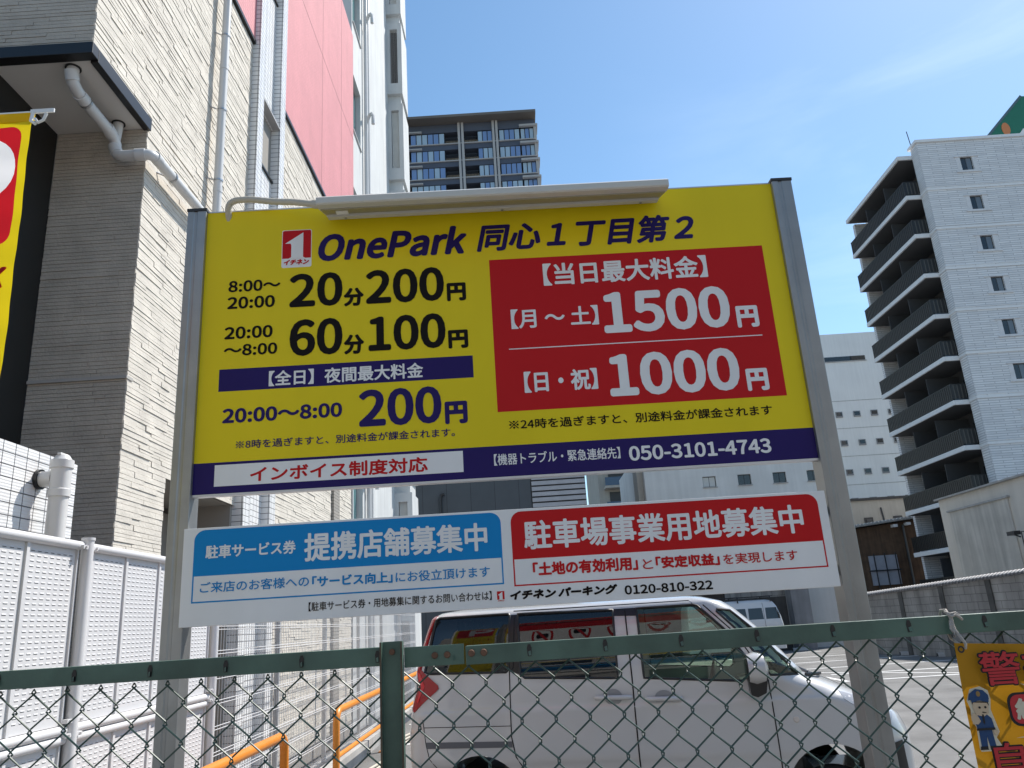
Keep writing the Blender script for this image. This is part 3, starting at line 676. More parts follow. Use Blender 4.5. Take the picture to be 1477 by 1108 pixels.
M_slot = mat('louvre slot', (.12, .12, .125), .8)
M_fw = mat('white painted fence steel', (0.64, 0.635, 0.64), 0.42, var=.04)
LF = thing('louvre_fence', 'tall white steel louvre fence with small pressed slots, along the left side', 'fence', (-2.45, 4.43, 0))
X = -2.45
PY = [.59, 2.51, 4.43, 6.35]
for y in PY:
    p = MB(); p.tube([(X + .03, y, 0), (X + .03, y, 2.20)], .032, 16); p.tube([(X + .03, y, 2.2), (X + .03, y, 2.215)], .036, 16); tpart(p, 'post', M_fw, LF, smooth=40)
for a, b in zip(PY[:-1], PY[1:]):
    for (z0, z1, nm) in ((0.1, 1.155, 0), (1.25, 2.15, 1)):
        p = MB(); n = 4; wd = (b - a - .10) / n
        for i in range(n):
            y0 = a + .05 + i * wd; y1 = y0 + wd
            p.box(X - .02, X - .0, y0, y1, z0, z1)
            p.box(X - .002, X + .012, y0, y0 + .012, z0, z1); p.box(X - .002, X + .012, y1 - .012, y1, z0, z1)
            z = z0 + .05
            while z < z1 - .03:
                for q in range(7):
                    yc = y0 + .028 + (q + .5) * (wd - .056) / 7; h = .019
                    # pressed louvre: hood leaning out, open below
                    p.add([(X, yc - h, z + .008), (X, yc + h, z + .008), (X + .0026, yc + h * .75, z), (X + .0026, yc - h * .75, z), (X, yc - h, z), (X, yc + h, z)],
                          [(0, 1, 2, 3), (0, 3, 4), (1, 5, 2)])
                    p.add([(X + .0006, yc - h * .8, z - .0035), (X + .0006, yc + h * .8, z - .0035), (X + .0006, yc + h * .8, z), (X + .0006, yc - h * .8, z)], [(0, 1, 2, 3)], M_slot)
                z += .0262
        tpart(p, 'louvre_panel', M_fw, LF, fix=False)
    r = MB(); r.tube([(X + .012, a + .04, 2.17), (X + .012, b - .04, 2.17)], .024, 12)
    tpart(r, 'top_rail', M_fw, LF, smooth=40)
    r = MB(); r.tube([(X + .012, a + .04, 1.225), (X + .012, b - .04, 1.225)], .024, 12); r.tube([(X + .012, a + .04, 1.178), (X + .012, b - .04, 1.178)], .022, 12); tpart(r, 'middle_rail', M_fw, LF, smooth=40)
    bl = MB()
    for yy, sgn in ((a, 1), (b, -1)):
        for z in (2.15, 1.26, 1.19, .2):
            bl.box(X + .02, X + .05, yy + sgn * .03, yy + sgn * .075, z, z + .02); bl.tube([(X + .05, yy + sgn * .055, z + .01), (X + .062, yy + sgn * .055, z + .01)], .008, 8)
    tpart(bl, 'bracket', M_fw, LF)

WF = thing('welded_mesh_fence', 'thin white welded wire mesh fence beyond the louvre fence, in front of the stone wall', 'fence', (-2.45, 10, 0))
m = MB(); Y0, Y1 = 6.40, 18.0
y = Y0
while y < Y1: m.tube([(X, y, .2), (X, y, 2.1)], .0025, 4, caps=False); y += .06
for i in range(11):
    z = .24 + i * .185
    for s_ in (-.012, .012): m.tube([(X + .004, Y0, z + s_), (X + .004, Y1, z + s_)], .0031, 4, caps=False)
tpart(m, 'mesh', M_fw, WF, fix=False)
for y in (8.2, 10.1, 12.1, 14.0, 16.0, 18.0):
    tpart(MB().box(X - .06, X - .015, y - .025, y + .025, .15, 2.15), 'post', mat('galvanised post', (.42, .43, .44), .45, metal=.3) if y < 8.3 else bpy.data.materials['galvanised post'], WF, bevel=.004)

M_or = mat('orange painted tube', (0.72, 0.24, 0.02), 0.4, var=.1)
def barrier(y0, y1, label):
    b = thing('hoop_barrier', label, 'barrier', (-2.12, (y0 + y1) / 2, 0), 0, 'orange hoop barriers along the kerb')
    h = .82; r = .13; hl = (y1 - y0) / 2
    p = [(0, -hl, 0), (0, -hl, h - r)] + [(0, -hl + r - r * cos(a * pi / 12), h - r + r * sin(a * pi / 12)) for a in range(1, 7)] + [(0, hl - r + r * sin(a * pi / 12), h - r + r * cos(a * pi / 12)) for a in range(0, 6)] + [(0, hl, h - r), (0, hl, 0)]
    MB().tube(p, .038, 12).build('hoop', M_or, b, smooth=50)
    MB().tube([(0, -hl, .36), (0, hl, .36)], .026, 10).build('lower_rail', M_or, b, smooth=50)
    MB().box(-.06, .06, -hl - .06, -hl + .06, 0, .012).build('base_plate', M_or, b); MB().box(-.06, .06, hl - .06, hl + .06, 0, .012).build('base_plate', M_or, b)
barrier(4.4, 7.25, 'orange tube hoop barrier nearest the fence, cut by the lower picture edge')
barrier(9.15, 12.0, 'orange tube hoop barrier left of the green fence post')
barrier(13.6, 16.4, 'orange tube hoop barrier right of the green fence post, behind the minivan')
cb_ = MB()
for k_ in range(3):
    pts = []
    for i in range(40):
        y = 5.5 + i * .3; pts.append((-1.98 + .035 * sin(i * .7 + k_) + k_ * .045, y, .025 + .01 * sin(i * 1.3 + k_ * 2)))
    cb_.tube(pts, .02, 8)
tag(cb_.build('conduit_bundle', mat('beige conduit', (.5, .46, .38), .6), smooth=50), 'beige cable conduits lying along the kerb by the orange barriers', 'conduit')

M_stop = mat('wheel stop concrete', (.50, .50, .49), .85, var=.2, vs=6); M_stopd = mat('wheel stop reflector', (.02, .02, .02), .5)
def stop(x, y, rz, label):
    t = thing('wheel_stop', label, 'wheel stop', (x, y, 0), rz, 'concrete wheel stops in the lot')
    MB().prism([(-.08, .004), (.08, .004), (.06, .11), (-.06, .11)], 'x', -.28, .28).build('block', M_stop, t, bevel=.008)
    for s_ in (-1, 1): MB().box(s_ * .283 - .012, s_ * .283 + .012, -.05, .05, .02, .1).build('end_reflector', M_stopd, t)
stop(11.15, 24.6, RAD(-8), 'pale wheel stop by the block wall, just right of the right sign post')
stop(11.5, 23.1, RAD(-8), 'pale wheel stop by the block wall, nearest the yellow warning banner')
stop(9.9, 30.5, RAD(-8), 'far dark-ended wheel stop left of the right sign post')

# ================================================================ THE PARKING SIGN
SG = thing('parking_sign', 'big yellow, blue and red parking price sign with white advert board on two steel posts', 'sign', (-1.495, 3.35, 0), RAD(1.2))
M_galv = mat('galvanised post steel', (0.37, 0.37, 0.36), 0.38, metal=0.7, var=.12, vs=6, streak=.25)
M_yel = mat('yellow sign film', (0.83, 0.635, 0.013), 0.35, var=.05, vs=1.3, streak=.035, spec=.2)
M_navy = mat('navy sign film', (0.022, 0.012, 0.11), 0.35, spec=.15); M_redf = mat('red sign film', (0.56, 0.012, 0.015), 0.35, var=.05, vs=1.5, spec=.15)
M_wf = mat('white sign film', (0.84, 0.825, 0.80), 0.35, var=.03, spec=.2, streak=.04); M_bkf = mat('black sign film', (0.010, 0.007, 0.006), 0.4, spec=.12)
M_cy = mat('bright blue sign film', (0.006, 0.24, 0.56), 0.35, spec=.15); M_cap = mat('dark post cap', (0.03, 0.03, 0.03), .5)
M_alu = mat('aluminium edge', (0.6, 0.6, 0.61), .35, metal=.6)
FC = {'bl': M_navy, 'bk': M_bkf, 'w': M_wf, 'r': M_redf, 'lb': M_cy}
# lipped channel posts
def post(x0, x1, flip):
    h = 3.595; prof = [(x0, 0), (x0 + .030, 0), (x0 + .033, .004), (x0 + .045, .004), (x0 + .048, 0), (x1, 0), (x1, .1), (x1 - .012, .1), (x1 - .012, .112), (x0 + .012, .112), (x0 + .012, .1), (x0, .1)]
    p = MB().prism(prof, 'z', 0, h).build('post', M_galv, SG, bevel=.003)
    MB().box(x0 - .003, x1 + .003, -.003, .105, h, h + .014).build('post_cap', M_cap, p)
    return p
pL = post(-.003, .085, 0); pR = post(2.818, 2.914, 1)
PB_ = MB(); PB_.box(.0855, 2.8175, .021, .052, 2.228, 3.592)
board = PB_.build('price_board', M_yel, SG)
ed = MB(); ed.box(.0855, 2.8175, .0195, .053, 2.218, 2.2279); ed.box(.0855, 2.8175, .0195, .053, 3.5921, 3.598); ed.build('edge_strip', M_alu, board)
FY = .021
bdp = MB(); bdp.box(.0856, 2.8174, FY - .0005, FY, 2.2281, 2.366); o = bdp.build('footer_band', M_navy, board)
plate(MB(), [(.178, 2.26), (1.261, 2.26), (1.261, 2.354), (.178, 2.354)], FY - .0006).build('white_field', M_wf, board)
plate(MB(), [(.177, 2.689), (1.325, 2.689), (1.325, 2.794), (.177, 2.794)], FY).build('night_rate_bar', M_navy, board)
plate(MB(), [(1.424, 2.520), (2.726, 2.520), (2.726, 3.265), (1.424, 3.265)], FY).build('red_field', M_redf, board)
plate(MB(), [(1.492, 2.811), (2.659, 2.811), (2.659, 2.8155), (1.492, 2.8155)], FY - .0006).build('divider_line', M_wf, board)
# numeral emblem
def emblem(x0, x1, z0, z1, y, par, detail):
    k = (x1 - x0) / .135; q = lambda a, b: (x0 + a * k, z0 + b * k)
    g = plate(MB(), rrect(x0 - .003 * k, x1 + .003 * k, z0 - .003 * k, z1 + .003 * k, .009 * k), y).build('emblem', M_wf, par)
    bd_ = plate(MB(), rrect(x0, x1, z0 + .044 * k, z1, .008 * k, corners=(0, 0, 1, 1)), y - .0005)
    e = bd_.build('emblem_field', M_redf, par)
    plate(MB(), [q(.012, .122), q(.098, .178), q(.098, .05), q(.108, .044), q(.030, .044), q(.042, .05), q(.042, .112), q(.038, .122)], y - .001).build('emblem_numeral', M_wf, par)
    text('emblem_lettering', 'イチネン', x0 + .008 * k, x1 - .008 * k, z0 + .010 * k, z0 + .038 * k, .0018 * k, M_redf, par, y - .0012, shear=.25)
emblem(.448, .583, 3.285, 3.475, FY, board, True)
TX = [
('OnePark',0.617,1.325,3.304,3.455,'bl',.0072,.22),
('同心１丁目第２',1.369,2.416,3.310,3.456,'bl',.0052,.22),
('8:00～',0.201,0.443,3.171,3.229,'bk',.0024),('20:00',0.200,0.419,3.086,3.147,'bk',.0026),
('20',0.486,0.733,3.076,3.247,'bk',.0070),('分',0.738,0.832,3.068,3.161,'bk',.0045),('200',0.842,1.207,3.072,3.245,'bk',.0070),('円',1.219,1.308,3.066,3.158,'bk',.005),
('20:00',0.193,0.413,2.937,2.998,'bk',.0026),('～8:00',0.193,0.436,2.855,2.911,'bk',.0024),
('60',0.491,0.733,2.837,3.016,'bk',.0070),('分',0.739,0.832,2.832,2.928,'bk',.0045),('100',0.852,1.206,2.839,3.011,'bk',.0070),('円',1.217,1.308,2.832,2.922,'bk',.005),
('【全日】夜間最大料金',0.402,1.098,2.701,2.774,'w',.0018),
('20:00～8:00',0.201,0.732,2.540,2.608,'bl',.0034),('200',0.807,1.175,2.486,2.659,'bl',.0074),('円',1.189,1.290,2.478,2.582,'bl',.006),
('※8時を過ぎますと、別途料金が課金されます。',0.266,1.230,2.421,2.460,'bl',.0006),
('インボイス制度対応',0.333,1.106,2.270,2.338,'r',.0021),
('【当日最大料金】',1.674,2.450,3.117,3.231,'w',.0030),('【月 ～ 土】',1.510,1.915,2.910,3.007,'w',.0022),
('1500',1.937,2.528,2.861,3.069,'w',.0096),('円',2.553,2.655,2.855,2.962,'w',.0055),
('【日・祝】',1.551,1.883,2.601,2.701,'w',.0028),('1000',1.935,2.529,2.558,2.762,'w',.0096),('円',2.555,2.654,2.550,2.655,'w',.0055),
('※24時を過ぎますと、別途料金が課金されます',1.472,2.648,2.435,2.481,'bk',.0009),
('【機器トラブル・緊急連絡先】',1.396,1.951,2.279,2.331,'w',.0007),('050-3101-4743',1.989,2.618,2.264,2.330,'w',.0027)]
for t in TX:
    s, a, b, c, d, col, r = t[:7]
    big = s in ('20', '200', '60', '100', '1500', '1000')
    text('price_figures' if big else 'lettering', s, a, b, c, d, r, FC[col], board, FY - .0014, shear=t[7] if len(t) > 7 else 0, n=12 if r > .007 else 8)
# lower advert board
ad = MB(); ad.box(.072, 2.806, -.008, .022, 1.681, 2.081)
adv = ad.build('advert_board', M_wf, SG, bevel=.002); AY = -.008
def advert(x0, x1, z0, zm, z1, m, nm):
    f = plate(MB(), rrect(x0, x1, zm, z1, .045, corners=(0, 0, 1, 1)), AY).build(nm, m, adv)
    b = MB(); t = .006
    for q in ((x0, x1, z0, z0 + t), (x0, x0 + t, z0 + t, zm), (x1 - t, x1, z0 + t, zm)): b.box(q[0], q[1], AY - .0004, AY, q[2], q[3])
    b.build('frame_line', m, adv)
advert(.118, 1.410, 1.774, 1.882, 2.072, M_cy, 'blue_field'); advert(1.452, 2.768, 1.762, 1.871, 2.070, M_redf, 'red_field')
for t in [
('駐車サービス券',0.168,0.545,1.951,2.007,'w',.0016),('提携店舗募集中',0.580,1.350,1.914,2.033,'w',.0030),
('ご来店のお客様への',0.152,0.602,1.813,1.857,'lb',.0006),('「サービス向上」',0.615,0.949,1.808,1.854,'lb',.0018),('にお役立頂けます',0.961,1.354,1.807,1.851,'lb',.0006),
('【駐車サービス券・用地募集に関するお問い合わせは】',0.602,1.356,1.714,1.750,'bk',.0003),
('駐車場事業用地募集中',1.504,2.695,1.907,2.029,'w',.0031),('「土地の有効利用」',1.533,1.973,1.798,1.854,'r',.0024),('と',1.993,2.035,1.799,1.840,'r',.0005),
('「安定収益」',2.048,2.317,1.797,1.847,'r',.0024),('を実現します',2.332,2.646,1.797,1.841,'r',.0006),
('イチネン パーキング',1.432,1.878,1.707,1.747,'bk',.0026,.22),('0120-810-322',1.907,2.274,1.701,1.738,'bk',.0016)]:
    s, a, b, c, d, col, r = t[:7]
    text('lettering', s, a, b, c, d, r, FC[col], adv, AY - .0014, shear=t[7] if len(t) > 7 else 0)
emblem(1.378, 1.409, 1.703, 1.7466, AY, adv, False)
# notices fixed to the rear of the boards (they face the lot)
bkp = plate(MB(), [(.1, 2.25), (2.8, 2.25), (2.8, 3.58), (.1, 3.58)], .0535).build('rear_notice', M_wf, board)
nb = MB()
for cx, cz in ((.55, 2.67), (1.0, 2.67), (1.45, 2.67), (1.9, 2.67), (2.35, 2.67)):
    nb.disc((cx, .0538, cz), 'y+', .105, .135, 32); nb.box(cx - .15, cx + .15, .0536, .054, 2.47, 2.51)
    nb.prism([(cx - .095, cz + .075), (cx - .075, cz + .095), (cx + .095, cz - .075), (cx + .075, cz - .095)], 'y', .0537, .0540)
nb.build('prohibition_rings', M_redf, board, fix=False)
plate(MB(), [(.1, 2.86), (2.8, 2.86), (2.8, 3.58), (.1, 3.58)], .0541).build('rear_header', M_redf, board)
nk = MB()
for cx in (.55, 1.0, 1.45, 1.9, 2.35): nk.prism(rrect(cx - .075, cx + .075, 2.645, 2.695, .02), 'y', .0536, .05365)
nk.build('rear_pictogram', M_bkf, board)
plate(MB(), [(.1, 1.86), (2.8, 1.86), (2.8, 2.06), (.1, 2.06)], .0225).build('rear_blue_band', M_cy, adv)
# sign lamp: long shallow batten hung off the top edge
M_lamp = mat('cream lamp housing', (0.60, 0.58, 0.52), .35); M_lampl = mat('dull lamp diffuser', (.32, .29, .20), .35)
lx0, lx1 = .665, 2.255
lp = MB(); lp.prism([(.02, 3.555), (.02, 3.575), (-.03, 3.58), (-.22, 3.507), (-.24, 3.492), (-.24, 3.464), (-.232, 3.459), (-.19, 3.462), (-.065, 3.505), (.0, 3.525)], 'x', lx0, lx1)
lamp = lp.build('sign_lamp', M_lamp, SG, bevel=.002)
MB().prism([(-.19, 3.4618), (-.065, 3.5048), (-.068, 3.4998), (-.187, 3.4568)], 'x', lx0 + .01, lx1 - .01).build('diffuser', M_lampl, lamp)
MB().prism([(-.065, 3.5046), (-.02, 3.518), (-.02, 3.498), (-.06, 3.492)], 'x', lx0 + .012, lx1 - .012).build('lower_lip', M_lamp, lamp, bevel=.002)
sc2 = MB()
for x in (.76, 1.5, 2.16): sc2.tube([(x, -.04, 3.497), (x, -.041, 3.489)], .006, 8)
sc2.build('screws', M_steel, lamp)
MB().box(.735, .79, -.15, -.12, 3.468, 3.472).build('rating_label', M_wf, lamp)
cd = [(.185, .06, 3.50), (.185, .03, 3.56), (.188, .0, 3.60), (.20, -.01, 3.622), (.23, -.016, 3.634), (.30, -.02, 3.632), (.42, -.03, 3.606), (.52, -.06, 3.582), (.60, -.08, 3.556), (.667, -.10, 3.536)]
cdf = []
for i in range(len(cd) - 1):
    for k_ in range(8):
        t = k_ / 8; cdf.append(Vector(cd[i]).lerp(Vector(cd[i + 1]), t))
cdf.append(Vector(cd[-1]))
for _ in range(6): cdf = [cdf[0]] + [(cdf[i - 1] + cdf[i] * 2 + cdf[i + 1]) / 4 for i in range(1, len(cdf) - 1)] + [cdf[-1]]
cm = MB(); cm.tube(cdf, [.0145 + .0016 * (i % 2) for i in range(len(cdf))], 10); cm.tube([cdf[-7], cdf[-1]], .021, 12)
cm.build('flexible_conduit', mat('cream conduit', (.50, .46, .37), .5), lamp, smooth=30)
br_ = MB()
for z in (2.0, 1.75, 2.4, 3.4):
    br_.box(.04, 2.87, .058, .098, z - .02, z + .02)
br_.build('cross_rail', M_galv, SG)

# ================================================================ NEAR CHAIN LINK FENCE
CF = thing('chain_link_fence', 'dark green chain link fence across the foreground with angle-iron top rail', 'fence', (0, 1.7, 0))
M_grn = mat('green fence paint', (0.075, 0.135, 0.102), 0.40, var=.42, vs=7, bump=.15, bs=40)
M_rust2 = mat('rust worn paint', (.10, .075, .045), .7, var=.4, vs=25)
M_wire = mat('green coated wire', (0.034, 0.072, 0.058), 0.45); M_rust = mat('rusty bolt', (.16, .08, .045), .8, var=.3, vs=40)
FYc = 1.70
zr = 1.586
def rail(x0, x1, dz=0):
    r = MB(); r.prism([(1.68, zr + dz - .036), (1.684, zr + dz - .036), (1.684, zr + dz - .004), (1.722, zr + dz - .004), (1.722, zr + dz), (1.68, zr + dz)], 'x', x0, x1)
    return tpart(r, 'top_rail', M_grn, CF, bevel=.0012)
rL = rail(-3.2, -.292, .002); rR = rail(-.128, 3.2, -.006)
pc = MB(); pc.prism([(1.677, zr - .040), (1.6795, zr - .040), (1.6795, zr - .001), (1.677, zr - .001)], 'x', -.252, -.131); tpart(pc, 'splice_plate', M_grn, CF, bevel=.001)
for x in (-.19, -.165, -.116, -.091):
    b = MB(); b.tube([(x, 1.68, zr - .02), (x, 1.672, zr - .02)], [.0075, .006], 10); tpart(b, 'bolt', M_rust, CF, smooth=40)
x = -3.1
hx = [-2.2 + i * .1536 + .05 for i in range(33)]
for x in hx:
    if -.30 < x < -.2: continue
    h = MB(); zc = zr - .017 - (.004 if x > -.2 else -.002)
    h.prism([(x - .003, zc - .012), (x + .004, zc - .012), (x + .0055, zc + .004), (x + .003, zc + .011), (x - .002, zc + .011), (x - .0045, zc + .003)], 'y', 1.6788, 1.6796, M_blackm)
    h.add([(x - .002, 1.678, zc - .003), (x + .003, 1.674, zc - .001), (x + .004, 1.672, zc - .010), (x - .001, 1.676, zc - .011)], [(0, 1, 2, 3)], M_grn)
    tpart(h, 'hook_slot', M_grn, CF, fix=False)
for x in (-2.28, -.275, 1.73):
    p = MB(); p.prism([(x - .0225, 1.655), (x - .019, 1.655), (x - .019, 1.672), (x + .019, 1.672), (x + .019, 1.655), (x + .0225, 1.655), (x + .0225, 1.6765), (x - .0225, 1.6765)], 'z', -.03, zr + .012)
    po = tpart(p, 'post', M_grn, CF, bevel=.001)
    for sx_ in (-1, 1): tpart(MB().box(x + sx_ * .0208 - .0019, x + sx_ * .0208 + .0019, 1.6542, 1.6549, -.03, zr + .0115), 'rusty_edge', M_rust2, CF)
    b = MB(); b.tube([(x, 1.672, zr - .008), (x, 1.667, zr - .008)], .006, 10); tpart(b, 'bolt', M_rust, CF, smooth=40)
# woven wire: zigzag strands hooking their neighbours
WW, WH = .0682, .0765
wm_ = MB(); x_ref, z_top = -.0565, zr - .0405
n0, n1 = int(-3.0 / (WW / 2)), int(3.0 / (WW / 2))
for i in range(n0, n1):
    xl = x_ref + i * WW / 2; pts = []; ph = i % 2; rows = 2 * int(1.45 / WH)
    for j in range(rows + 1):
        left = (j + ph) % 2 == 0
        x = xl - .0022 if left else xl + WW / 2 + .0022
        z = z_top - j * WH / 2
        sg = 1 if left else -1
        pts.append((x - (.003 if left else -.003) * 0, FYc + .0042 * sg, z + .003)); pts.append((x, FYc - .0042 * sg, z - .003))
    wm_.tube(pts, .0019, 5, caps=False)
tpart(wm_, 'wire_mesh', M_wire, CF, smooth=60, fix=False)

# ================================================================ FLAG AND WARNING BANNER
M_fy = clothmat('yellow flag cloth', (0.80, 0.62, 0.01, 1), .55); M_fr = clothmat('red flag cloth', (0.62, 0.012, 0.02, 1), .5); M_fw2 = clothmat('white flag cloth', (.85, .85, .86, 1), .6)
FG = thing('parking_flag', 'yellow and red parking flag hanging at the left picture edge', 'flag', (-2.15, 2.7, 0))
def cloth(x0, x1, z0, z1, wav, nx=24, nz=60, dy=0.0, th=.0008):
    vs = []; fs = []
    for j in range(nz + 1):
        for i in range(nx + 1):
            x = x0 + (x1 - x0) * i / nx; z = z0 + (z1 - z0) * j / nz; vs.append((x, wav(x, z) + dy, z))
    for j in range(nz):
        for i in range(nx):
            a = j * (nx + 1) + i; fs.append((a, a + 1, a + nx + 2, a + nx + 1))
    return vs, fs
fw_ = lambda x, z: 2.7 + .010 * sin(x * 9 + z * 2.2) + .003 * sin(z * 13 + x * 5) + .0015 * sin(z * 41) * (1 if x > -2.0 else .5)
def fillloops(loops):
    c = bpy.data.curves.new('outline', 'CURVE'); c.dimensions = '2D'; c.fill_mode = 'BOTH'
    for lp_ in loops:
        sp = c.splines.new('POLY'); sp.points.add(len(lp_) - 1); sp.use_cyclic_u = True
        for q, (x, z) in zip(sp.points, lp_): q.co = (x, z, 0, 1)
    o = bpy.data.objects.new('outline', c); COL.objects.link(o)
    me = bpy.data.meshes.new_from_object(o.evaluated_get(bpy.context.evaluated_depsgraph_get()))
    V = [(v.co.x, v.co.y) for v in me.vertices]; F = [tuple(p.vertices) for p in me.polygons]
    bpy.data.objects.remove(o); bpy.data.curves.remove(c); bpy.data.meshes.remove(me); return V, F
def clothshape(loops, m, nm, cuts=.03):
    V, F = fillloops(loops); b = bmesh.new(); bv = [b.verts.new((x, 0, z)) for x, z in V]
    for f in F:
        try: b.faces.new([bv[i] for i in f])
        except ValueError: pass
    bmesh.ops.remove_doubles(b, verts=b.verts, dist=1e-5)
    for ax, lo, hi in ((2, 1.9, 3.7), (0, -2.46, -1.86)):
        q = lo + cuts
        while q < hi:
            co = [0, 0, 0]; no = [0, 0, 0]; co[ax] = q; no[ax] = 1
            bmesh.ops.bisect_plane(b, geom=b.verts[:] + b.edges[:] + b.faces[:], plane_co=co, plane_no=no); q += cuts
    for vv in b.verts: vv.co.y = fw_(vv.co.x, vv.co.z)
    bmesh.ops.recalc_face_normals(b, faces=b.faces)
    me = bpy.data.meshes.new(nm); b.to_mesh(me); b.free(); me.materials.append(m)
    o = link(nm, me, None, 60); o.parent = FG; o.matrix_parent_inverse = Matrix.Translation(-Vector(FG.location)); return o
red_ = rrect(-2.42, -1.895, 3.125, 3.645, .05)
pp = [(-2.30, 3.20), (-2.22, 3.20), (-2.22, 3.32), (-2.10, 3.32)] + [(-2.10 + .14 * cos(a), 3.46 + .14 * sin(a)) for a in [(-pi / 2) + pi * i / 14 for i in range(1, 14)]] + [(-2.10, 3.60), (-2.30, 3.60)]
pp = [(x + .055, z) for x, z in pp]
pc_ = [(-2.165, 3.40), (-2.05, 3.40)] + [(-2.05 + .06 * cos(a), 3.46 + .06 * sin(a)) for a in [(-pi / 2) + pi * i / 10 for i in range(1, 10)]] + [(-2.05, 3.52), (-2.165, 3.52)]
clothshape([[(-2.46, 1.9), (-1.86, 1.9), (-1.86, 3.70), (-2.46, 3.70)], red_], M_fy, 'cloth')
clothshape([red_, pp, pc_], M_fr, 'red_square')
clothshape([pp, pc_], M_fw2, 'letter_p')
V_, F_, bb_ = glyphs('OnePark', .22)
kx = .56 / (bb_[1] - bb_[0]); vs = []; fs = []
for k_ in range(9):
    dx, dz = (0, 0) if k_ == 8 else (.005 * cos(k_ * pi / 4), .005 * sin(k_ * pi / 4)); b_ = len(vs)
    vs += [(-2.45 + (x - bb_[0]) * kx + dx, fw_(-2.45 + (x - bb_[0]) * kx, 2.95 + (z - bb_[2]) * kx) - .002 - .00005 * k_, 2.945 + (z - bb_[2]) * kx + dz) for x, z in V_]
    fs += [tuple(b_ + i for i in q) for q in F_]
tpart(MB().add(vs, fs), 'lettering', M_fr, FG, fix=False)
hm = MB(); hm.box(-2.46, -1.855, 2.695, 2.703, 3.665, 3.705); tpart(hm, 'top_hem', M_fy, FG)
po = MB(); po.tube([(-2.47, 2.70, 0), (-2.47, 2.70, 3.75)], .012, 10); po.tube([(-2.47, 2.70, 3.708), (-1.80, 2.70, 3.708)], .006, 8); tpart(po, 'pole', M_wf, FG, smooth=40)
cl = MB(); cl.box(-1.865, -1.77, 2.685, 2.692, 3.695, 3.712); cl.tube([(-1.845, 2.688, 3.67), (-1.83, 2.688, 3.65), (-1.81, 2.688, 3.66), (-1.80, 2.688, 3.69)], .006, 8); cl.tube([(-1.855, 2.688, 3.70), (-1.86, 2.688, 3.66), (-1.84, 2.688, 3.645)], .007, 8)
tpart(cl, 'clip', mat('clear plastic clip', (.75, .75, .72), .2), FG, smooth=50)

WB = thing('warning_banner', 'mustard yellow anti-theft warning banner tied to the green fence at right', 'banner', (1.1, 1.65, 1.0))
M_by = clothmat('mustard banner cloth', (0.50, 0.245, 0.012, 1), .42)
M_bred = mat('banner red ink', (0.50, 0.025, 0.03), .7); M_bblk = mat('banner black ink', (.012, .01, .01), .7); M_bwht = mat('banner cream ink', (.62, .56, .42), .7); M_bblu = mat('banner blue ink', (.012, .05, .14), .7); M_bskin = mat('banner pale ink', (.55, .42, .28), .7)
bw2 = lambda x, z: 1.655 + .004 * sin(x * 14 + z * 5) + .002 * sin(z * 23)
v, f = cloth(.846, 1.75, .93, 1.528, bw2, 40, 30)
v = [(x + .004 * sin(z * 9), y, z - .02 * sin((x - .846) * 3.4) * ((z - .9) / .6)) for x, y, z in v]
WBi = Matrix.Translation(-Vector((1.1, 1.65, 1.0)))
WB.location = (1.09, 1.65, 1.0)
tpart(MB().add(v, f), 'cloth', M_by, WB, smooth=60, fix=False)
BY = 1.6475
def bpl(poly, m, nm, d): return tpart(plate(MB(), poly, BY - d, None, .0003), nm, m, WB)
def btext(s, a, b, c, d, r, m, dep, n=8):
    o = text('lettering', s, a, b, c, d, r, m, None, dep, n=n); o.parent = WB; o.matrix_parent_inverse = WBi; return o
for (s, a, b, c, d) in (('警戒', .885, 1.045, 1.447, 1.508), ('中', 1.07, 1.14, 1.447, 1.508), ('自動車', .876, 1.10, 1.296, 1.345)):
    btext(s, a - .003, b + .003, c - .003, d + .003, .0034, M_bblk, BY - .0005, 10); btext(s, a, b, c, d, .0009, M_bred, BY - .0022)
bpl([(.955, 1.448), (1.06, 1.395), (1.06, 1.415)], M_bwht, 'burst_edge', .0); bpl([(.965, 1.440), (1.06, 1.400), (1.06, 1.412)], M_bred, 'burst', .0006)
bpl(rrect(.922, 1.25, 1.372, 1.432, .018), M_bblk, 'slogan_shadow', .0009); bpl(rrect(.927, 1.24, 1.376, 1.428, .016), M_bred, 'slogan_field', .0014)
btext('絶対に', .934, 1.09, 1.383, 1.422, .0018, M_bwht, BY - .0022)
bpl([(.925, 1.352), (1.06, 1.368), (1.06, 1.362), (.99, 1.352)], M_bwht, 'burst_edge', .0); bpl([(.935, 1.351), (1.06, 1.365), (1.06, 1.36)], M_bred, 'burst', .0006)
bpl([(.956, 1.332), (1.06, 1.365), (1.06, 1.345), (1.0, 1.336)], M_bwht, 'burst_edge', .0009)
# printed officer, a plain generic figure
OX = .866
c_ = lambda pts: [(OX + a * .001, 1.335 + b * .001) for a, b in pts]
bpl(c_([(-14, 2), (-12, 40), (-18, 52), (-16, 72), (-20, 88), (-10, 108), (10, 112), (24, 104), (26, 88), (22, 70), (26, 50), (30, 30), (22, 20), (30, 4), (28, -3), (-12, -3)]), M_bwht, 'officer_outline', .0004)
bpl(c_([(-10, 5), (-9, 34), (16, 34), (18, 5), (6, 5), (4, 24), (2, 5)]), M_bblu, 'officer_trousers', .0009)
bpl(c_([(-11, 34), (-13, 54), (-4, 62), (12, 62), (20, 54), (22, 36)]), M_bblu, 'officer_jacket', .0012)
bpl(c_([(-13, 0), (-12, 6), (2, 6), (2, 0)]), M_bblk, 'officer_shoe', .0015); bpl(c_([(6, 0), (6, 6), (18, 6), (28, 2), (28, 0)]), M_bblk, 'officer_shoe', .0015)
bpl(c_([(-11, 74), (-8, 62), (6, 58), (17, 64), (19, 82), (-10, 84)]), M_bskin, 'officer_face', .0016)
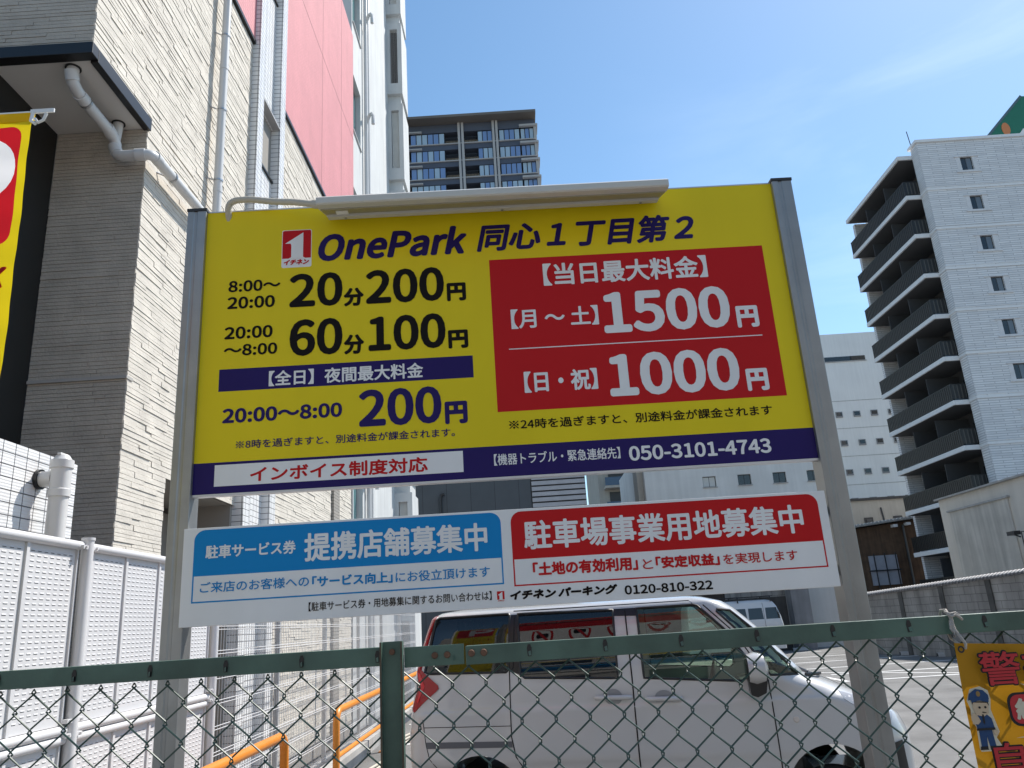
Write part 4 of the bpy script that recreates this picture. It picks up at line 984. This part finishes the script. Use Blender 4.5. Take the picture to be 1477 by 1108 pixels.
bpl(c_([(-12, 80), (-11, 86), (19, 84), (20, 76), (17, 82), (-9, 84)]), M_bblk, 'officer_hair', .002)
bpl(c_([(-18, 88), (-14, 100), (0, 108), (14, 105), (22, 96), (22, 88), (2, 92)]), M_bblu, 'officer_cap', .0024); bpl(c_([(-13, 90), (2, 94), (21, 89), (20, 83), (2, 87), (-12, 84)]), M_bblu, 'cap_band', .0028)
bpl([(OX + .003 + .004 * cos(a * pi / 8), 1.335 + .099 + .005 * sin(a * pi / 8)) for a in range(16)], mat('brass badge', (.25, .15, .04), .5), 'cap_badge', .0030)
for ex_ in (1, 12): bpl([(OX + ex_ * .001 + .0022 * cos(a * pi / 6), 1.335 + .0745 + .0022 * sin(a * pi / 6)) for a in range(12)], M_bblk, 'officer_eye', .0022)
bpl(c_([(4, 65), (5, 67), (12, 65), (12, 64)]), M_bblk, 'officer_mouth', .0022)
bpl(c_([(-18, 46), (-19, 60), (-12, 66), (-6, 60), (-2, 50), (-8, 45)]), M_bskin, 'officer_hand', .0022); bpl(c_([(20, 24), (17, 32), (22, 37), (27, 32), (26, 25)]), M_bskin, 'officer_hand', .0022)
bpl(c_([(-13, 34), (-13, 38), (22, 38), (22, 34)]), M_bblk, 'officer_belt', .0026); bpl(c_([(3, 62), (6, 62), (6, 48), (4, 44), (2, 48)]), M_bblk, 'officer_tie', .0020)
gr_ = MB(); gr_.disc((.858, 1.6500, 1.516), 'y-', .0035, .0068, 20); tpart(gr_, 'eyelet', M_blackm, WB, fix=False)
M_cord = mat('grey cotton cord', (.45, .41, .36), .9, bump=.6, bs=300)
cd_ = MB()
cd_.tube([(.858, 1.652, 1.517), (.857, 1.646, 1.526), (.853, 1.668, 1.553), (.852, 1.673, 1.575), (.854, 1.690, 1.591), (.856, 1.715, 1.590), (.857, 1.728, 1.575), (.858, 1.70, 1.535), (.858, 1.66, 1.519)], .0028, 8)
cd_.tube([(.850, 1.672, 1.570), (.846, 1.668, 1.555), (.848, 1.664, 1.540), (.851, 1.668, 1.556), (.853, 1.672, 1.576)], .0030, 8)
cd_.tube([(.846, 1.672, 1.584), (.852, 1.668, 1.578), (.860, 1.666, 1.581), (.868, 1.668, 1.576), (.874, 1.672, 1.571)], .0028, 8)
cd_.tube([(.842, 1.675, 1.588), (.851, 1.670, 1.583), (.862, 1.669, 1.585), (.869, 1.671, 1.580)], .0024, 8)
tag(cd_.build('tie_cord', M_cord, smooth=60), 'short grey cord knotted over the fence rail, holding the warning banner', 'cord')

# ================================================================ VEHICLES
def lerp_tab(tab, z):
    if z <= tab[0][0]: return tab[0][1]
    for (a, u), (b, v) in zip(tab, tab[1:]):
        if z <= b: return u + (v - u) * (z - a) / (b - a)
    return tab[-1][1]
M_paint = mat('white pearl paint', (0.52, 0.52, 0.515), 0.22, spec=.5, coat=1.0)
M_gap = mat('panel gap', (.008, .008, .008), .8)
M_trimb = mat('black plastic', (.014, .014, .015), .35)
M_gl1 = glassmat('privacy glass', (.12, .12, .12, 1), body=.45)
M_gl2 = glassmat('green tint glass', (.62, .75, .64, 1), body=.0)
M_lens = mat('red lamp lens', (.34, .005, .008), .2, coat=.4, spec=.3); M_lens2 = mat('bright red lens', (.62, .012, .02), .2, coat=.4, spec=.3)
M_rub = mat('tyre rubber', (.008, .008, .008), .9); M_rim = mat('alloy rim', (.45, .45, .46), .35, metal=.8)
M_seat = mat('grey seat cloth', (.09, .088, .08), .9); M_dash = mat('dashboard plastic', (.03, .03, .03), .6)
class Shell:
    """van body: rounded plan outlines stacked by height"""
    def __init__(s, rear, front, half, rr, rf): s.rear, s.front, s.half, s.rr, s.rf = rear, front, half, rr, rf
    def outline(s, z, inset=0.0):
        a = lerp_tab(s.rear, z) + inset; b = lerp_tab(s.front, z) - inset; h = lerp_tab(s.half, z) - inset
        rr = min(lerp_tab(s.rr, z), h * .9); rf = min(lerp_tab(s.rf, z), h * .9); out = []
        for q in range(9): t = -pi / 2 - (pi / 2) * q / 8; out.append((a + rr + rr * cos(t), -h + rr + rr * sin(t)))
        out = out[::-1]                                                   # rear edge to near side
        for q in range(1, 14): out.append((a + rr + (b - rf - a - rr) * q / 14, -h))
        for q in range(13): t = -pi / 2 + (pi / 2) * q / 12; out.append((b - rf + rf * cos(t), -h + rf + rf * sin(t)))
        near = out
        return near + [(x, -y) for x, y in near[::-1]]
    def y(s, x, z):
        a, b, h = lerp_tab(s.rear, z), lerp_tab(s.front, z), lerp_tab(s.half, z); rr, rf = lerp_tab(s.rr, z), lerp_tab(s.rf, z)
        if x < a + rr: d = min(rr, a + rr - x); return h - rr + sqrt(max(0, rr * rr - d * d))
        if x > b - rf: d = min(rf, x - b + rf); return h - rf + sqrt(max(0, rf * rf - d * d))
        return h
    def solid(s, zs, inset=0.0, m=None):
        mb = MB(); rings = [[(x, y, z) for x, y in s.outline(z, inset)] for z in zs]; n = len(rings[0])
        vs = [p for r in rings for p in r]; fs = []
        for k in range(len(rings) - 1):
            for i in range(n): fs.append((k * n + i, k * n + (i + 1) % n, (k + 1) * n + (i + 1) % n, (k + 1) * n + i))
        fs.append(tuple(range(n))[::-1]); fs.append(tuple((len(rings) - 1) * n + i for i in range(n)))
        return mb.add(vs, fs, m)
    def panel(s, poly, off, m, name, par, side=-1, cuts=.05, thick=0.0):
        b = bmesh.new(); b.faces.new([b.verts.new((x, 0, z)) for x, z in poly])
        for ax in (0, 2):
            lo = min(p[0 if ax == 0 else 1] for p in poly); hi = max(p[0 if ax == 0 else 1] for p in poly); q = lo + cuts
            while q < hi - 1e-3:
                co = [0, 0, 0]; no = [0, 0, 0]; co[ax] = q; no[ax] = 1
                bmesh.ops.bisect_plane(b, geom=b.verts[:] + b.edges[:] + b.faces[:], plane_co=co, plane_no=no); q += cuts
        for v in b.verts: v.co.y = side * (s.y(v.co.x, v.co.z) + off)
        bmesh.ops.recalc_face_normals(b, faces=b.faces)
        for f in b.faces:
            if f.normal.y * side < 0: f.normal_flip()
        if thick: bmesh.ops.solidify(b, geom=b.faces[:], thickness=thick)
        me = bpy.data.meshes.new(name); b.to_mesh(me); b.free(); me.materials.append(m); boxuv(me)
        return link(name, me, par, 35)
    def line(s, pts, r, m, name, par, side=-1, off=0.0, closed=False, n=6):
        P = []
        loop = pts + [pts[0]] if closed else pts
        for (x0, z0), (x1, z1) in zip(loop, loop[1:]):
            k = max(1, int(sqrt((x1 - x0) ** 2 + (z1 - z0) ** 2) / .05))
            for q in range(k): P.append((x0 + (x1 - x0) * q / k, z0 + (z1 - z0) * q / k))
        if not closed: P.append(pts[-1])
        return MB().tube([(x, side * (s.y(x, z) + off), z) for x, z in P], r, n, closed=closed, caps=not closed).build(name, m, par, smooth=60)
def boolean(o, cutters):
    for i, c in enumerate(cutters):
        md = o.modifiers.new('cut', 'BOOLEAN'); md.operation = 'DIFFERENCE'; md.object = c; md.solver = 'EXACT'
    dg = bpy.context.evaluated_depsgraph_get(); dg.update()
    me = bpy.data.meshes.new_from_object(o.evaluated_get(dg)); old = o.data
    o.modifiers.clear(); o.data = me; bpy.data.meshes.remove(old)
    for c in cutters:
        d = c.data; bpy.data.objects.remove(c); bpy.data.meshes.remove(d)
    me.shade_smooth(); me.set_sharp_from_angle(angle=RAD(32))
def wheel(par, x, y, r=.285, w=.16):
    sgn = -1 if y < 0 else 1
    t = MB(); P = [(0, r * .62), (.0, r * .9), (.02, r), (w - .02, r), (w, r * .9), (w, r * .62)]; n = 36
    vs = [(x + q * cos(2 * pi * j / n), y - sgn * a, r + q * sin(2 * pi * j / n)) for a, q in P for j in range(n)]
    fs = [(k * n + j, k * n + (j + 1) % n, (k + 1) * n + (j + 1) % n, (k + 1) * n + j) for k in range(len(P) - 1) for j in range(n)]
    o = t.add(vs, fs).build('wheel', M_rub, par, smooth=40)
    rm = MB(); rm.tube([(x, y - sgn * .03, r), (x, y - sgn * .05, r)], r * .62, 30)
    for k in range(8):
        a = 2 * pi * k / 8; rm.tube([(x + .04 * cos(a), y - sgn * .01, r + .04 * sin(a)), (x + r * .58 * cos(a), y - sgn * .015, r + r * .58 * sin(a))], .018, 6)
    rm.tube([(x, y - sgn * .0, r), (x, y - sgn * .03, r)], .05, 16); rm.build('rim', M_rim, o, smooth=40)

# ---------------------------------------------------------------- the white minivan behind the sign
HL = 1.725
car = thing('minivan', 'white tall minivan parked side-on right behind the sign and the fence', 'car', (0, 0, 0), RAD(-10.5))
ca, sa = cos(RAD(-10.5)), sin(RAD(-10.5))
cx, cy = -0.95 + ca * HL - sa * .735, 6.32 + sa * HL + ca * .735
car.location = (cx, cy, 0)
sh = lambda t: [(z, x - HL) for z, x in t]
V1 = Shell(sh([(.18, .10), (.3, .02), (.5, 0), (.88, 0), (1.03, .02), (1.3, .055), (1.52, .115), (1.68, .17), (1.72, .23), (1.74, .34), (1.75, .55)]),
           sh([(.18, 3.43), (.3, 3.51), (.61, 3.535), (.77, 3.52), (.87, 3.48), (.95, 3.38), (1.02, 3.24), (1.09, 3.09), (1.13, 3.00), (1.16, 2.90), (1.3, 2.78), (1.49, 2.62), (1.63, 2.475), (1.68, 2.40), (1.72, 2.26), (1.74, 2.10), (1.75, 1.85)]),
           [(.18, .66), (.3, .715), (.62, .722), (.675, .737), (.70, .737), (.95, .735), (1.0, .736), (1.03, .724), (1.15, .722), (1.3, .705), (1.6, .645), (1.68, .615), (1.705, .585), (1.72, .55), (1.74, .45), (1.75, .28)],
           [(.18, .12), (1.2, .12), (1.68, .10), (1.75, .1)], [(.18, .24), (.9, .26), (1.13, .30), (1.2, .16), (1.65, .14), (1.75, .1)])
zs = [.18, .24, .3, .4, .5, .58, .62, .65, .675, .70, .77, .82, .87, .91, .95, .985, 1.0, 1.015, 1.03, 1.06, 1.09, 1.11, 1.13, 1.145, 1.16, 1.2, 1.25, 1.3, 1.36, 1.42, 1.49, 1.56, 1.63, 1.66, 1.68, 1.695, 1.705, 1.72, 1.73, 1.74, 1.75]
body = V1.solid(zs).build('body', M_paint, None)
inner = V1.solid([.45, .7, .9, 1.0, 1.03, 1.09, 1.16, 1.3, 1.49, 1.6, 1.66, 1.69], .045).build('cutter', M_dash, None)
X_ = lambda pts: [(x - HL, z) for x, z in pts]
G_rq = X_([(.15, 1.30), (.19, 1.285), (.78, 1.27), (.80, 1.29), (.815, 1.67), (.80, 1.685), (.255, 1.685), (.225, 1.67)])
G_rd = X_([(.885, 1.25), (.92, 1.225), (1.60, 1.192), (1.60, 1.665), (.875, 1.68)])
G_fd = X_([(1.785, 1.185), (2.46, 1.135), (2.51, 1.17), (2.53, 1.25), (2.385, 1.485), (2.22, 1.655), (2.19, 1.665), (1.775, 1.665)])
G_q = X_([(2.655, 1.165), (2.845, 1.155), (2.60, 1.46), (2.445, 1.61), (2.355, 1.625), (2.35, 1.61), (2.46, 1.49), (2.575, 1.31)])
cut = [inner]
for g in (G_rq, G_rd, G_fd, G_q):
    cut.append(MB().prism(g, 'y', -1, 1).build('cutter', M_trimb, None))
# windscreen and tail window apertures
cut.append(MB().prism([(2.5, 1.62 - 0), (3.2, 1.62), (3.2, 1.17), (2.5, 1.17)] and [(2.42 - HL, 1.64), (3.1 - HL, 1.64), (3.1 - HL, 1.17), (2.72 - HL, 1.17)], 'y', -.50, .50).build('cutter', M_trimb, None))
cut.append(MB().prism([(-.2 - HL, 1.25), (.13 - HL, 1.25), (.22 - HL, 1.65), (-.2 - HL, 1.65)], 'y', -.52, .52).build('cutter', M_trimb, None))
for wx in (.55, 2.98):
    for s_ in (-1, 1):
        c = MB(); c.tube([(wx - HL, s_ * .80, .40), (wx - HL, s_ * .50, .40)], .315, 40); cut.append(c.build('cutter', M_gap, None))
boolean(body, cut); body.parent = car
# dark liners inside
il = MB(); il.box(.2 - HL, 2.9 - HL, -.62, .62, .46, .50); il.build('cabin_floor', M_dash, car)
ds = MB(); ds.prism([(2.42 - HL, .5), (2.42 - HL, 1.0), (2.5 - HL, 1.08), (2.8 - HL, 1.12), (2.8 - HL, .5)], 'y', -.62, .62); ds.build('dashboard', M_dash, car, bevel=.03)
def seat(x, y):
    b = MB(); b.prism([(x, .5), (x, .72), (x + .5, .76), (x + .5, .5)], 'y', y - .25, y + .25); b.prism([(x - .02, .7), (x - .12, 1.25), (x, 1.27), (x + .12, .74)], 'y', y - .24, y + .24); b.prism([(x - .13, 1.29), (x - .15, 1.45), (x - .05, 1.46), (x - .03, 1.29)], 'y', y - .13, y + .13)
    b.build('seat', M_seat, car, bevel=.03)
for x in (.7 - HL, 1.55 - HL):
    for y in (-.33, .33): seat(x, y)
sw = MB(); sw.tube([(2.28 - HL + .05 * sin(a * pi / 12), .33 + .18 * cos(a * pi / 12), 1.05 + .18 * sin(a * pi / 12)) for a in range(24)], .014, 8, closed=True); sw.tube([(2.28 - HL, .33, 1.05), (2.5 - HL, .33, .95)], .03, 8); sw.build('steering_wheel', M_dash, car, smooth=60)
MB().box(2.40 - HL, 2.42 - HL, -.12, .12, 1.50, 1.56).build('rear_view_mirror', M_trimb, car, bevel=.01)
hd = MB(); hd.box(1.66 - HL, 1.70 - HL, -.62, -.60, .6, 1.6); hd.build('inner_pillar', M_seat, car)
for side in (-1, 1):
    V1.panel(G_rq, -.008, M_gl1, 'rear_quarter_window', car, side); V1.panel(G_rd, -.008, M_gl1, 'sliding_door_window', car, side)
    V1.panel(G_fd, -.008, M_gl2, 'front_door_window', car, side); V1.panel(G_q, -.008, M_gl2, 'front_quarter_window', car, side)
    for g in (G_rq, G_rd, G_fd, G_q): V1.line(g, .009, M_trimb, 'window_seal', car, side, .0, True)
    V1.panel(X_([(.83, 1.668), (2.205, 1.658), (2.16, 1.700), (.84, 1.706)]), .003, M_trimb, 'door_visor', car, side, thick=.004)
    V1.panel(X_([(.80, 1.275), (.885, 1.25), (.876, 1.675), (.815, 1.675)]), .002, M_trimb, 'black_pillar', car, side)
    V1.panel(X_([(1.60, 1.62), (1.785, 1.612), (1.775, 1.67), (1.60, 1.67)]), .002, M_trimb, 'pillar_cap', car, side)
    V1.line(X_([(.85, 1.655), (.835, 1.30), (.805, 1.27), (.80, .83), (.825, .70), (.90, .58), (.97, .36)]), .0045, M_gap, 'door_gap', car, side)
    V1.line(X_([(1.69, 1.655), (1.70, 1.19), (1.70, .36)]), .0055, M_gap, 'door_gap', car, side)
    V1.line(X_([(2.26, 1.66), (2.45, 1.46), (2.57, 1.25), (2.635, 1.13), (2.645, .58), (2.62, .36)]), .0045, M_gap, 'door_gap', car, side)
    V1.line(X_([(.135, .97), (.155, .80), (.18, .70), (.25, .62)]), .003, M_gap, 'bumper_gap', car, side)
    V1.line(X_([(.14, .915), (.80, .905)]), .0028, M_gap, 'panel_gap', car, side)
    V1.panel(X_([(.155, .815), (.80, .803), (.805, .762), (.165, .772)]), .004, mat('dark side moulding', (.10, .105, .12), .35) if side < 0 else bpy.data.materials['dark side moulding'], 'side_moulding', car, side)
    V1.panel(X_([(.185, 1.70), (.225, 1.705), (.155, 1.47), (.115, 1.32), (.255, 1.205), (.262, 1.18), (.235, 1.155), (.055, 1.02), (.028, 1.03), (.105, 1.20), (.075, 1.31), (.07, 1.40)]), .010, M_lens, 'tail_lamp', car, side, cuts=.03, thick=.012)
    V1.panel(X_([(.085, 1.30), (.115, 1.29), (.155, 1.20), (.10, 1.09), (.085, 1.09), (.125, 1.2)]), .014, M_lens2, 'tail_lamp_strip', car, side, cuts=.03)
    V1.panel(X_([(3.09, 1.04), (3.22, .995), (3.42, .885), (3.39, .84), (3.18, .94), (3.11, .99)]), .004, mat('headlamp lens', (.35, .36, .38), .08, coat=1.0) if side < 0 else bpy.data.materials['headlamp lens'], 'headlight', car, side, cuts=.03, thick=.006)
    mk = MB(); mk.tube([(2.78 - HL, side * .730, .875), (2.78 - HL, side * .742, .875)], [.026, .016], 14); mk.build('side_marker', mat('marker lens', (.6, .55, .5), .15) if side < 0 else bpy.data.materials['marker lens'], car, smooth=40)
    for (x0, x1, z) in ((1.43, 1.68, 1.068), (1.79, 2.03, 1.045)):
        h = MB(); yy = side * .750
        h.tube([((x0 - HL), side * .728, z), (x0 + .02 - HL, yy, z), (x1 - .02 - HL, yy, z - .004), (x1 - HL, side * .728, z - .006)], .0165, 10)
        ho = h.build('door_handle', M_paint, car, smooth=50)
        r = MB(); xc = (x0 + x1) / 2 - HL; r.prism([(xc + .065 * cos(a * pi / 10), z + .055 * sin(a * pi / 10)) for a in range(20)], 'y', side * .7245, side * .7275); r.build('handle_recess', mat('recess shade', (.26, .27, .28), .3) if 'recess shade' not in bpy.data.materials else bpy.data.materials['recess shade'], ho)  # flat grey disc, shade of the handle cup put into its colour
    mr = MB(); yo = side * .80
    rings = []
    for (xx, hz, hy) in ((2.50, .03, .05), (2.50, .095, .12), (2.55, .11, .125), (2.61, .095, .115), (2.635, .03, .05)):
        rings.append([(xx - HL, yo + hy * cos(2 * pi * j / 16), 1.215 + hz * sin(2 * pi * j / 16)) for j in range(16)])
    vs = [p for r_ in rings for p in r_]; fs = [(k * 16 + j, k * 16 + (j + 1) % 16, (k + 1) * 16 + (j + 1) % 16, (k + 1) * 16 + j) for k in range(4) for j in range(16)] + [tuple(range(16)), tuple(64 + j for j in range(16))]
    mo = mr.add(vs, fs).build('door_mirror', M_paint, car, smooth=40)
    mb2 = MB(); mb2.prism([(2.49 - HL, 1.165), (2.50 - HL, 1.05), (2.54 - HL, 1.035), (2.60 - HL, 1.06), (2.625 - HL, 1.165)], 'y', side * .70, side * .86); mb2.box(2.495 - HL, 2.502 - HL, side * .80 - .09, side * .80 + .09, 1.15, 1.28); mb2.build('mirror_base', M_trimb, mo, bevel=.012)
    for wx in (.55, 2.98): wheel(car, wx - HL, side * .715)
gq = MB(); gq.box(3.51 - HL, 3.545 - HL, -.40, .40, .50, .66); gq.build('grille', M_trimb, car, bevel=.01)
V1.panel(X_([(3.34, .70), (3.44, .72), (3.46, .40), (3.36, .38)]), .006, M_trimb, 'bumper_vent', car, -1, cuts=.03); V1.panel(X_([(3.34, .70), (3.44, .72), (3.46, .40), (3.36, .38)]), .006, M_trimb, 'bumper_vent', car, 1, cuts=.03)
wsp = MB(); wsp.face([(2.46 - HL, -.55, 1.635), (2.46 - HL, .55, 1.635), (2.88 - HL, .60, 1.165), (2.88 - HL, -.60, 1.165)]); wsp.build('windscreen', M_gl2, car, fix=False)
rwp = MB(); rwp.face([(.055 - HL, -.56, 1.25), (.155 - HL, -.54, 1.65), (.155 - HL, .54, 1.65), (.055 - HL, .56, 1.25)]); rwp.build('rear_window', M_gl1, car, fix=False)
wp = MB(); wp.tube([(2.93 - HL, -.50, 1.155), (2.86 - HL, -.2, 1.20), (2.83 - HL, .1, 1.22)], .008, 6); wp.tube([(2.90 - HL, -.62, 1.15), (2.99 - HL, -.55, 1.145), (3.02 - HL, -.45, 1.14)], .012, 6); wp.build('wiper', M_trimb, car, smooth=60)

# ---------------------------------------------------------------- far white van with a roof rack
M_paintw = mat('plain white paint', (0.62, 0.63, 0.64), 0.35, coat=.5)
van = thing('delivery_van', 'far white van with black roof rack bars, parked at the back wall', 'van', (7.25, 29.6, 0))
vl = 1.70
V2 = Shell([(.2, -vl), (1.7, -vl + .1), (1.86, -vl + .2)], [(.2, vl), (1.0, vl), (1.3, vl - .05), (1.6, vl - .14), (1.75, vl - .22), (1.82, vl - .30), (1.86, vl - .42)], [(.2, .72), (1.0, .74), (1.6, .66), (1.78, .60), (1.83, .50), (1.86, .30)], [(.2, .1), (1.86, .1)], [(.2, .15), (1.86, .12)])
V2.solid([.2, .6, 1.0, 1.15, 1.3, 1.45, 1.6, 1.7, 1.78, 1.82, 1.84, 1.86]).build('body', M_paintw, van, smooth=35)
for s_ in (-1, 1):
    for (a, b) in ((.50, 1.0), (1.10, 1.58), (-.3, .42), (-1.0, -.4)):
        V2.panel([(a, 1.2), (b + .02, 1.2), (b, 1.58), (a + .02, 1.58)], .004, M_glassd, 'side_window', van, s_)
    V2.line([(1.05, 1.75), (1.04, .4)], .006, M_gap, 'door_gap', van, s_)
for x in (-1.0, .2, 1.35):
    r = MB(); r.tube([(x, -.62, 1.78), (x, -.60, 1.97), (x, .60, 1.97), (x, .62, 1.78)], .025, 6); r.build('rack_bar', M_trimb, van)
r = MB()
for y in (-.6, .6, -.2, .2): r.tube([(-1.1, y, 1.97), (1.45, y, 1.97)], .015, 6)
r.build('roof_rack', M_trimb, van)
for x in (-1.1, 1.1):
    for y in (-.7, .7): wheel(van, x, y)
